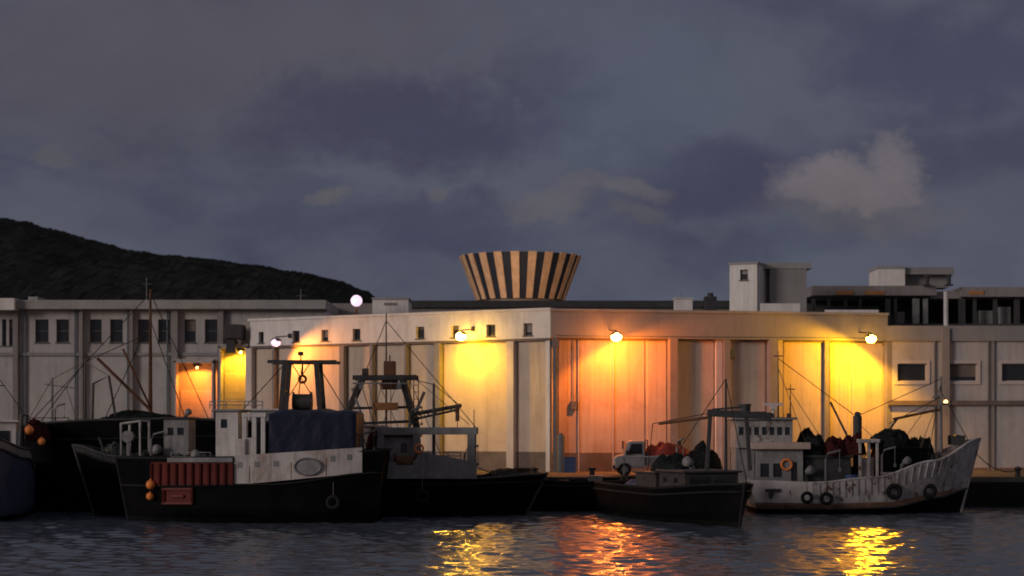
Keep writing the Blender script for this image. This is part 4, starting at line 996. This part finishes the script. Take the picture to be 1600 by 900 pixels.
B6.part('gantry', g, 'steel', bevel=.015)
B6.part('stern_rails', MB().tube([B6w(975, 742, 82), B6w(975, 715, 82), B6w(1060, 712, 79), B6w(1060, 745, 79)], .04, 6), 'steelg')
rigging(B6, [(b_, B6w(1040, 735, 80)), (b_, B6w(1165, 745, 71)), (B6w(1110, 645, 75), B6w(1020, 662, 80)), (B6w(1020, 662, 80), B6w(1012, 735, 80))], .018)
B6.part('side_boom', MB().tube([B6w(1110, 652, 76), B6w(1030, 662, 78)], .06, 8), 'rust')
B6.part('net_bin', MB().box(-1.9, .3, -1.2, 1.2, 1.05, 1.9).box(-2.0, .4, -1.3, 1.3, 1.9, 1.98), 'steel', bevel=.03)
o = heap('tarpaulin', 'faded blue tarpaulin heaped on the stern of the low black boat', 'tarpaulin', B6.world(-3.9, .2, 1.0), 1.1, 1.2, .62, 'bluet', seed=41, strands=0)
heap('fishing_net', 'black net heap under the dark gantry of the low black boat', 'net', B6.world(-.8, .0, 1.98), .95, 1.1, .75, 'net', seed=42)
crate_at(B6.world(-2.6, -1.2, 1.06), R(-70), 'pale fish crate alone on the side deck of the low black boat')
rope('mooring rope between the low black boat and the stern of the grey white trawler', [B6.world(5.9, .2, 2.0), (wx(1175, 81), 80.6, 1.35)], .5)

# low black barge between the hulls
B7 = Boat('barge', 'low black barge lying along the quay between the two groups of boats', wx(905, 85.4), 85.4, 6.6, 3.9,
          [(0, 1.42), (.5, 1.3), (1, 1.5)], [(0, 1.1), (1, 1.2)], .3, bow=-1, rake=.5, bandm='black', cat='barge', railm='rubber')
gear(B7, [('post', 850, -1.5, 1.1, .8), ('coil', 880, -1.3, 1.1, 1), ('locker', 930, -1.2, 1.1, .9), ('post', 975, -1.4, 1.1, .8)])

# ---- B8 grey white boat at right
B8 = Boat('trawler', 'rust streaked grey white trawler with high curved bow at right and aft wheelhouse', wx(1338, 83.2), 83.2, 9.3, 4.6,
          [(0, 1.42), (.25, 1.35), (.55, 1.6), (.78, 2.3), (1, 3.25)], [(0, .24), (.3, .24), (.6, .3), (.85, .7), (1, 1.05)], .75, bow=1, rake=.85, hullm='black', bandm='hullg', draft=.6, railm='hullg')
d8 = -2.3
tr = MB()
for side in (-1,): tr.grid(lambda u, v: (lambda p: (p[0], p[1] - .012, p[2]))(B8.pt(u * .92, lerp(B8.band(u * .92) + .03, B8.band(u * .92) + .24, v), -1, -.01)), 40, 2)
B8.part('rusty_stripe', tr, 'brown', smooth=True)
sp = MB(); x0, x1 = B8.x(1172, d8), B8.x(1256, d8)
sp.grid(lambda u, v: (lambda p: (p[0], p[1] - .02, p[2]))(B8.pt(u * .25, lerp(B8.band(u * .25) + .27, B8.sheer(u * .25) + .06, v), -1, -.012)), 16, 2)
B8.part('pale_quarter_panel', sp, 'boatw', smooth=True)
mk = MB()
mk.box(B8.x(1196, d8), B8.x(1221, d8), -2.2, -2.17, B8.z(769, d8), B8.z(764, d8)); mk.prism([(B8.x(1201, d8), B8.z(764, d8)), (B8.x(1212, d8), B8.z(764, d8)), (B8.x(1207, d8), B8.z(779, d8)), (B8.x(1202, d8), B8.z(779, d8))], -2.21, -2.175)
B8.part('painted_mark', mk, 'steel')
# ellipse-like dark mark and portholes on the quarter
for px in (1238,):
    B8.part('porthole', MB().torus((B8.x(px, d8), -2.13 - .06, B8.z(770, d8)), .09, .025), 'steel', smooth=True)
zd8 = .75
wh = cabin(B8, B8.x(1182, -1.3), B8.x(1254, -1.3), -1.4, 1.4, zd8, B8.z(702, -1.3), 'boatg',
      [(B8.x(1188, -1.4), B8.x(1202, -1.4), B8.z(746, -1.4), B8.z(724, -1.4)), (B8.x(1208, -1.4), B8.x(1222, -1.4), B8.z(746, -1.4), B8.z(724, -1.4)), (B8.x(1236, -1.4), B8.x(1246, -1.4), B8.z(752, -1.4), B8.z(722, -1.4))], roofm='buff', roof=.3, over=.3, name='deckhouse')
bx0, bx1 = B8.x(1146, -1), B8.x(1238, -1)
up = cabin(B8, B8.x(1150, -1), bx1, -1.1, 1.1, B8.z(700, -1), B8.z(656, -1), 'deckg',
      [(lerp(B8.x(1154, -1), bx1, k / 7) , lerp(B8.x(1154, -1), bx1, k / 7) + .22, B8.z(680, -1), B8.z(667, -1)) for k in range(7)], roofm='boatg', over=.2)
B8.part('bridge_support', MB().box(B8.x(1150, -1), B8.x(1180, -1), -.9, .9, .8, B8.z(700.5, -1)), 'boatg', bevel=.02)
radar(B8, B8.x(1208), 0, B8.z(656) + .12)
B8.part('funnel', MB().tube([(B8.x(1165), .3, B8.z(656)), (B8.x(1165), .3, B8.z(634))], .26, 14).tube([(B8.x(1165), .3, B8.z(634)), (B8.x(1165), .3, B8.z(631))], .3, 14), 'steel')
B8.part('roof_locker', MB().box(B8.x(1178), B8.x(1196), -.3, .5, B8.z(655), B8.z(643)), 'steel', bevel=.02)
for px, py in ((1217, 548), (1236, 600)):
    B8.part('aerial', MB().tube([(B8.x(px), .2, B8.z(656)), (B8.x(px), .2, B8.z(py))], .04, 6, r1=.015).bar((B8.x(px - 7), .2, B8.z(py + 8)), (B8.x(px + 7), .2, B8.z(py + 8)), .05), 'steel')
lights = MB()
for px in (1188, 1198, 1224): lights.box(B8.x(px), B8.x(px + 6), -1.2, -1.0, B8.z(653), B8.z(646))
B8.part('deck_floodlight_rack', lights.bar((B8.x(1184), -1.1, B8.z(653)), (B8.x(1240), -1.1, B8.z(653)), .05), 'steel')
# midship casing
B8.part('engine_casing', MB().box(B8.x(1258, -1), B8.x(1330, -1), -1.0, 1.1, zd8 + .1, B8.z(716, -1)).box(B8.x(1256, -1), B8.x(1332, -1), -1.1, 1.2, B8.z(715.9, -1), B8.z(711, -1)), 'steel', bevel=.04)
fs = MB(); fs.box(B8.x(1376, -1), B8.x(1446, -1), -1.2, 1.2, 1.0, B8.z(704, -1)); fs.box(B8.x(1374, -1), B8.x(1448, -1), -1.3, 1.3, B8.z(703.9, -1), B8.z(699, -1)); B8.part('fore_shelter', fs, 'black', bevel=.04)
mc = MB()
for px in (1344, 1358, 1371): mc.box(B8.x(px, -1.2) - .06, B8.x(px, -1.2) + .06, -1.2, -1.08, zd8, B8.z(692, -1.2))
mc.box(B8.x(1340, -1.2), B8.x(1375, -1.2), -1.25, .9, B8.z(692, -1.2), B8.z(686, -1.2)); mc.box(B8.x(1348, -1.1), B8.x(1366, -1.1), -1.0, .8, zd8, B8.z(715, -1.1))
B8.part('midship_shelter', mc, 'hullg', bevel=.02)
B8.part('exhaust_stack', MB().tube([(B8.x(1341), .2, zd8), (B8.x(1341), .2, B8.z(650))], .2, 12).tube([(B8.x(1341), .2, B8.z(651)), (B8.x(1341), .1, B8.z(646))], .14, 12), 'steel', smooth=False)
B8.part('mast', MB().tube([(B8.x(1470), 0, 1.6), (B8.x(1470), 0, B8.z(588))], .1, 10, r1=.05).bar((B8.x(1457), 0, B8.z(620)), (B8.x(1483), 0, B8.z(620)), .08).box(B8.x(1465), B8.x(1471), -.15, .15, B8.z(636), B8.z(624)), 'steelg')
rigging(B8, [((B8.x(1470), 0, B8.z(620)), (B8.x(1385), -.6, B8.z(662))), ((B8.x(1470), 0, B8.z(612)), (B8.x(1512), 0, B8.z(686))), ((B8.x(1470), 0, B8.z(592)), (B8.x(1341), .2, B8.z(650))), ((B8.x(1470), 0, B8.z(600)), (B8.x(1440), -1.3, 2.5)), ((B8.x(1217), .2, B8.z(560)), (B8.x(1341), .2, B8.z(652)))], .018)
B8.part('cargo_boom', MB().tube([(B8.x(1466), -.1, B8.z(640)), (B8.x(1392), -.5, B8.z(655))], .06, 8), 'rust')
ln = B8.part('mast_lantern', MB().box(B8.x(1471), B8.x(1480), -.3, -.1, B8.z(633), B8.z(630)).bar((B8.x(1470), -.1, B8.z(631)), (B8.x(1476), -.2, B8.z(631)), .03), 'steel')
B8.part('lamp_glass', MB().sphere((B8.x(1476), -.22, B8.z(628)), .1, 8), 'light_o', smooth=True, parent=ln)
B8.part('bow_windlass', MB().tube([(B8.x(1452), -.6, 2.35), (B8.x(1452), .6, 2.35)], .2, 12).box(B8.x(1446), B8.x(1458), -.3, .3, 1.6, 2.3), 'steel')
B8.part('bow_roller', MB().tube([(B8.x(1494), -.35, 3.3), (B8.x(1494), .35, 3.3)], .16, 12).box(B8.x(1484), B8.x(1505), -.4, -.34, 3.0, 3.42).box(B8.x(1484), B8.x(1505), .34, .4, 3.0, 3.42), 'steel', bevel=.01)
st8 = MB()
for k in range(22):
    t_ = .28 + k * .03; p = B8.pt(t_, B8.sheer(t_) - .7, -1, -.02); p2 = B8.pt(t_, B8.sheer(t_) - .02, -1, -.02); st8.bar((p[0], p[1] - .02, p[2]), (p2[0], p2[1] - .02, p2[2]), .05)
B8.part('bulwark_frames', st8, 'hullg')
for px, py in ((1262, 783), (1290, 787)): pass
tyre((wx(1262, 80.4), 80.55, .75), 'tyre just right of the pale quarter panel on the grey white trawler', .28)
tyre((wx(1292, 80.4), 80.5, .7), 'tyre hung on the grey white trawler, second from its stern', .3)
tyre((wx(1400, 80.5), 80.85, 1.0), 'tyre hung on the grey white trawler amidships, right of the white shelter', .36)
tyre((wx(1455, 81.2), 81.55, 1.0), 'tyre hung under the flare of the grey white trawler, nearest its bow', .34)
heap('fishing_net', 'dark red net heap beside the exhaust stack of the grey white trawler', 'net', B8.world(B8.x(1328), -.3, B8.z(711, -1)), .6, .9, .95, 'netr', seed=51)
heap('fishing_net', 'black net heap on the fore deck of the grey white trawler, left part', 'net', B8.world(B8.x(1392), .1, B8.z(699, -1)), .9, 1.3, .8, 'net', seed=52)
heap('fishing_net', 'black net heap on the fore deck of the grey white trawler, behind the bow', 'net', B8.world(B8.x(1440), .2, 1.6), .8, 1.0, 1.7, 'net', seed=53)
heap('fishing_net', 'black and brown net pile just right of the wheelhouse of the grey white trawler', 'net', B8.world(B8.x(1268), .1, B8.z(711, -1)), .7, 1.1, 1.15, 'net', seed=54)
heap('fishing_net', 'reddish net pile in the middle of the grey white trawler', 'net', B8.world(B8.x(1298), -.6, B8.z(711, -1)), .55, .8, .8, 'netr', seed=55)
crate_at(B8.world(B8.x(1280), -1.7, .72), 0, 'blue fish crate on the side deck of the grey white trawler', 'crateb')
crate_at(B8.world(B8.x(1310), -1.65, 1.0), .2, 'pale fish crate near the gunwale amidships on the grey white trawler')
rope('mooring rope from the high bow at right to the quay', [B8.world(B8.x(1512), 0, 3.1), (wx(1590, 88.4), 88.4, QZ + .3)], .5)

# ------------------------------------------------------------------ pickup truck on the quay
tk = thing('pickup_truck', 'white pickup truck with a red covered load, parked on the quay', 'truck', (wx(960, 90.5), 90.5, QZ), 0)
# x forward is to the left: cab at x 0..1.5, bed 1.5..3.6
cabp = [(0.0, .38), (0.0, .85), (.12, .95), (.42, 1.02), (.62, 1.62), (.72, 1.68), (1.32, 1.68), (1.42, 1.6), (1.45, .38)]
obj('cab', MB().prism(cabp, -.78, .78), 'van', tk, bevel=.04)
wn = obj('side_window', MB().prism([(.62, 1.05), (.76, 1.55), (1.28, 1.55), (1.3, 1.05)], -.80, -.783), 'glass', tk)
obj('windscreen', MB().quad((.425, -.68, 1.06), (.425, .68, 1.06), (.6, .66, 1.58), (.6, -.66, 1.58)), 'glass', tk).location.x = -.012
obj('door', MB().box(.56, 1.36, -.79, -.782, .45, 1.0), 'van', tk)
obj('bed', MB().box(1.5, 3.55, -.8, .8, .5, .9), 'bedm', tk, bevel=.02)
obj('bumper', MB().box(-.1, .02, -.75, .75, .32, .5), 'housing', tk, bevel=.02)
for yy in (-.55, .55): obj('headlight', MB().box(-.02, .01, yy - .12, yy + .12, .62, .78), 'cratew', tk)
obj('door_handle', MB().box(1.18, 1.32, -.81, -.793, .86, .9), 'housing', tk); obj('wing_mirror', MB().box(.5, .62, -.98, -.8, 1.02, 1.24), 'housing', tk, bevel=.02)
obj('bed_frame', MB().bar((1.55, -.78, .9), (1.55, -.78, 1.7), .05).bar((1.55, .78, .9), (1.55, .78, 1.7), .05).bar((1.55, -.78, 1.7), (1.55, .78, 1.7), .05), 'steel', tk)
obj('number_plate', MB().box(-.115, -.103, -.25, .25, .36, .46), 'cratew', tk)
for xw in (.45, 2.85):
    for yy in (-.76, .76):
        wv = obj('wheel', MB().tube([(xw, yy - .1, .31), (xw, yy + .1, .31)], .31, 20), 'rubber', tk); obj('rim', MB().tube([(xw, yy - .115, .31), (xw, yy + .115, .31)], .17, 14), 'steelg', wv)
o = heap('tarpaulin', 'red tarpaulin over the load in the bed of the white pickup truck', 'tarpaulin', (wx(960, 90.5) + 2.5, 90.5, QZ + .88), 1.15, .75, .75, 'redb', seed=61, strands=3)
heap('fishing_net', 'black net heap on the quay right of the white pickup truck', 'net', (wx(1098, 90), 90, QZ), .95, .9, 1.5, 'net', seed=62)

gear(B8, [('winch', 1275, -1.5, .7, 1.1), ('vent', 1258, -1.2, .7, 1.4), ('locker', 1300, -1.6, .8, 1), ('drum', 1331, -1.6, .85, 1), ('coil', 1350, -1.75, 1.0, 1), ('davit', 1378, -1.8, 1.0, 1.2), ('locker', 1392, -1.6, 1.2, 1.1), ('vent', 1410, -1.6, 1.3, 1.2), ('winch', 1428, -1.5, 1.5, 1), ('post', 1460, -.9, 2.1, 1), ('davit', 1290, -1.7, .7, 1.3), ('ring', 1229, -1.45, 2.15, .8), ('post', 1176, -1.7, .8, 1), ('coil', 1418, -1.5, 1.5, .9), ('vent', 1384, .9, 1.0, 1.6), ('locker', 1320, .8, .8, 2.2)])
gear(B5, [('winch', 675, -1.5, 1.2, 1), ('vent', 663, -1.3, 1.2, 1.3), ('coil', 712, -1.5, 1.15, 1), ('drum', 690, .6, 1.2, 1), ('post', 752, -1.2, 1.1, 1.1), ('locker', 575, -1.4, 1.5, 1.2), ('ring', 633, -1.65, 1.9, .7), ('vent', 590, -.9, 1.5, 1.8), ('davit', 726, -1.7, 1.1, 1.2)])
gear(B4, [('post', 252, -.3, 1.7, 1), ('coil', 272, -.8, 1.7, 1.1), ('winch', 318, -1.4, 1.6, 1.2), ('vent', 300, -1.6, 1.6, 1.3), ('locker', 345, -1.8, 1.65, 1.1), ('drum', 330, .8, 1.6, 1), ('davit', 564, -1.2, 1.9, 1.1), ('post', 575, -1.2, 2.0, .9)])
gear(B3, [('post', 158, -.5, 2.2, .9), ('coil', 186, -.9, 2.1, .9), ('winch', 214, -.9, 1.75, 1), ('vent', 240, -1.0, 1.65, 1.4), ('locker', 250, -.4, 1.6, 1.4), ('davit', 236, -1.1, 1.7, 1.2), ('drum', 322, -.6, 1.45, 1)])
gear(B2, [('vent', 290, -1.2, 3.5, 1.1), ('locker', 315, -1.1, 3.5, 1.2), ('winch', 100, -.9, 3.4, 1), ('davit', 86, -1.2, 3.4, .9)])

gear(B6, [('winch', 1010, -.2, 1.05, 1), ('drum', 1035, .6, 1.05, 1), ('coil', 1128, -1.0, 1.1, 1), ('vent', 1075, .4, 1.1, 1.5), ('davit', 1005, .5, 1.1, 1.4)])
rigging(B8, [((B8.x(1470), 0, B8.z(605)), (B8.x(1410), .8, B8.z(699))), ((B8.x(1470), 0, B8.z(615)), (B8.x(1430), -1.0, B8.z(699))), ((B8.x(1217), .2, B8.z(575)), (B8.x(1262), -.8, B8.z(711))), ((B8.x(1236), .2, B8.z(610)), (B8.x(1290), .6, B8.z(690))), ((B8.x(1341), .2, B8.z(660)), (B8.x(1376), -.8, B8.z(699)))], .016, 'rope', 'hanging_rope')
B8.part('derrick_boom', MB().tube([(B8.x(1350), .3, 2.0), (B8.x(1298), .1, B8.z(628))], .05, 8).tube([(B8.x(1350), .3, 2.0), (B8.x(1405), .2, B8.z(652))], .05, 8), 'steel')

# quayside bollards
bo = thing('bollard', 'black mooring bollard on the quay edge nearest the centre warehouse corner', 'bollard', (wx(835, 88.4), 88.4, QZ), 0, 'mooring bollards along the quay')
obj('post', MB().tube([(0, 0, 0), (0, 0, .34)], .14, 14, r1=.12), 'steel', bo); obj('cap', MB().sphere((0, 0, .38), .2, 8, .5), 'steel', bo, smooth=True)
dup(bo, (wx(1590, 88.4), 88.4, QZ), 0, 'black mooring bollard on the quay edge at the far right')
dup(bo, (wx(925, 88.4), 88.4, QZ), 0, 'black mooring bollard on the quay edge just left of the pickup truck')
for k, (px, yy, zz, lab) in enumerate(((890, 95.6, 0, 'bottom'), (890, 95.6, .27, 'middle'), (890, 95.6, .54, 'top'))):
    crate_at((wx(px, yy), yy, QZ + zz), .06 * k, 'blue fish crate at the %s of the stack beside the warehouse corner' % lab, 'crateb')
heap('fishing_net', 'low dark net heap on the quay between the bow and the warehouse corner', 'net', (wx(800, 91), 91, QZ), 1.3, .8, .35, 'net', seed=63)

# ------------------------------------------------------------------ sky
W = bpy.data.worlds.new('World'); scene.world = W; W.use_nodes = True
nt = W.node_tree; nt.nodes.clear(); N = nt.nodes.new; L = nt.links.new
out = N('ShaderNodeOutputWorld'); bg = N('ShaderNodeBackground'); L(bg.outputs[0], out.inputs[0]); bg.inputs['Strength'].default_value = .1
SE, SA = R(12), math.atan2(-.8, -.6)
sky = N('ShaderNodeTexSky'); sky.sky_type = 'NISHITA'; sky.sun_disc = False; sky.sun_elevation = R(3); sky.sun_rotation = SA % (2 * PI)
tc = N('ShaderNodeTexCoord')
def math_(op, a, b_=None, c=None):
    n = N('ShaderNodeMath'); n.operation = op
    for i, v in enumerate((a, b_, c)):
        if v is None: continue
        if isinstance(v, (int, float)): n.inputs[i].default_value = v
        else: L(v, n.inputs[i])
    return n.outputs[0]
def mixc(f, a, b_):
    n = N('ShaderNodeMix'); n.data_type = 'RGBA'
    if isinstance(f, (int, float)): n.inputs['Factor'].default_value = f
    else: L(f, n.inputs['Factor'])
    for k, v in (('A', a), ('B', b_)):
        if isinstance(v, tuple): n.inputs[k].default_value = (*v, 1)
        else: L(v, n.inputs[k])
    return n.outputs['Result']
sep = N('ShaderNodeSeparateXYZ'); L(tc.outputs['Generated'], sep.inputs[0])
yy = math_('MAXIMUM', sep.outputs[1], .15)
U = math_('DIVIDE', sep.outputs[0], yy); V = math_('DIVIDE', sep.outputs[2], yy)
def noise_(scale, sx, sy, sz, det=6, rough=.55, off=0, dist=0.0):
    mp = N('ShaderNodeMapping'); mp.inputs['Scale'].default_value = (sx, sy, sz); mp.inputs['Location'].default_value = (off, off, off)
    L(tc.outputs['Generated'], mp.inputs['Vector'])
    n = N('ShaderNodeTexNoise'); n.inputs['Scale'].default_value = scale; n.inputs['Detail'].default_value = det; n.inputs['Roughness'].default_value = rough; n.inputs['Distortion'].default_value = dist
    L(mp.outputs[0], n.inputs['Vector']); return n.outputs['Fac']
def ramp(f, a, b_):
    n = N('ShaderNodeMapRange'); n.interpolation_type = 'SMOOTHSTEP'
    L(f, n.inputs[0]); n.inputs[1].default_value = a; n.inputs[2].default_value = b_; return n.outputs[0]
nA = noise_(6, 1, 1, 1.9, 7, .55, 3.1, .4)
nB = noise_(14, 1, 1, 1.6, 6, .6, 7.7, .6)
nW = noise_(22, 1, 1, 1.2, 6, .6, 1.3)
nW2 = noise_(22, 1, 1, 1.2, 6, .6, 9.3)
nC = noise_(34, 1, 1, 1.4, 10, .7, 4.4)
nD = noise_(8, 1, 1, 2.1, 8, .55, 12.4, .2)
s = 10.0 # colours below are radiance; strength is .1
def c(*v): return tuple(x_ * s for x_ in v)
col = mixc(ramp(nA, .36, .62), c(.050, .056, .092), c(.086, .096, .134))
col = mixc(math_('MULTIPLY', ramp(nB, .42, .62), .55), col, c(.090, .090, .128))
col = mixc(math_('MULTIPLY', ramp(nD, .42, .66), .45), col, c(.098, .102, .134))
col = mixc(math_('MULTIPLY', ramp(nD, .52, .34), .5), col, c(.046, .051, .086))
uw = math_('ADD', U, math_('MULTIPLY', math_('SUBTRACT', nW, .5), .05)); vw = math_('ADD', V, math_('MULTIPLY', math_('SUBTRACT', nW2, .5), .05))
def blob(px, py, rx, ry, soft=1.0, edge=0):
    du = math_('DIVIDE', math_('SUBTRACT', uw, (px - 800) / F), rx / F); dv = math_('DIVIDE', math_('SUBTRACT', vw, (HY - py) / F), ry / F)
    r2 = math_('ADD', math_('MULTIPLY', du, du), math_('MULTIPLY', dv, dv))
    r2 = math_('ADD', r2, math_('MULTIPLY', math_('SUBTRACT', nC, .5), 1.6))
    return math_('SUBTRACT', 1, ramp(r2, edge - .25, 1.35 * soft))
# warm grey upper left, dark masses, pale billow right, faint puffs low down
col = mixc(math_('MULTIPLY', blob(250, 60, 620, 230), .7), col, c(.088, .079, .098))
col = mixc(math_('MULTIPLY', blob(620, 190, 300, 110, .8, .3), .85), col, c(.050, .050, .088))
col = mixc(math_('MULTIPLY', blob(700, 345, 190, 55, .8, .3), .7), col, c(.052, .054, .094))
col = mixc(math_('MULTIPLY', blob(1480, 100, 260, 100, .8, .3), .75), col, c(.052, .056, .097))
col = mixc(math_('MULTIPLY', blob(1130, 285, 150, 60, 1.0, .3), .9), col, c(.052, .053, .094))
col = mixc(math_('MULTIPLY', blob(1000, 150, 200, 150), .4), col, c(.086, .102, .150))
col = mixc(math_('MULTIPLY', blob(1290, 292, 78, 36, 1, .35), .75), col, c(.180, .155, .168))
col = mixc(math_('MULTIPLY', blob(1398, 260, 52, 46, 1, .3), .7), col, c(.180, .155, .168))
col = mixc(math_('MULTIPLY', blob(1345, 288, 75, 32, 1, .4), .65), col, c(.160, .140, .156))
col = mixc(math_('MULTIPLY', blob(1340, 325, 150, 45, 1, .1), .5), col, c(.118, .106, .112))
col = mixc(math_('MULTIPLY', blob(850, 315, 75, 32, 1, .2), .5), col, c(.138, .124, .130))
col = mixc(math_('MULTIPLY', blob(985, 300, 90, 22, 1, .2), .5), col, c(.138, .124, .130))
col = mixc(math_('MULTIPLY', blob(1010, 345, 60, 20, 1, .1), .4), col, c(.115, .105, .108))
col = mixc(math_('MULTIPLY', blob(495, 320, 38, 16, 1, .1), .6), col, c(.125, .115, .11))
col = mixc(math_('MULTIPLY', blob(85, 258, 45, 22, 1, .1), .45), col, c(.115, .108, .11))
col = mixc(math_('MULTIPLY', blob(680, 297, 25, 10, 1, .1), .5), col, c(.12, .11, .115))
upf = ramp(sep.outputs[2], .22, .6)
col = mixc(upf, col, c(.125, .13, .155))
backf = ramp(math_('MULTIPLY', sep.outputs[1], -1), -.1, .7)
col = mixc(math_('MULTIPLY', backf, .6), col, c(.17, .14, .15))
skm = mixc(.01, col, sky.outputs['Color'])
# mute and lower the far lower hemisphere
L(skm, bg.inputs['Color'])

sun = bpy.data.lights.new('sun', 'SUN'); sun.energy = 1.05; sun.angle = R(16); sun.color = (1.0, .86, .80)
so = bpy.data.objects.new('sun', sun); COL.objects.link(so)
sd = Vector((-.8 * math.cos(SE), -.6 * math.cos(SE), math.sin(SE)))
so.rotation_euler = sd.to_track_quat('Z', 'Y').to_euler()

# ------------------------------------------------------------------ camera
cam = bpy.data.cameras.new('camera'); co = bpy.data.objects.new('camera', cam); COL.objects.link(co)
co.location = (0, 0, CZ); co.rotation_euler = (R(90), 0, 0)
cam.sensor_width = 36; cam.lens = 36 * F / 1600; cam.shift_y = (HY - 450) / 1600
cam.clip_start = .5; cam.clip_end = 12000
cam.dof.use_dof = True; cam.dof.focus_distance = 42; cam.dof.aperture_fstop = 1.3; cam.dof.aperture_blades = 0
scene.camera = co
scene.view_settings.view_transform = 'Standard'; scene.view_settings.look = 'None'; scene.view_settings.exposure = 0
scene.cycles.max_bounces = 6; scene.cycles.sample_clamp_indirect = 30; scene.cycles.use_denoising = True
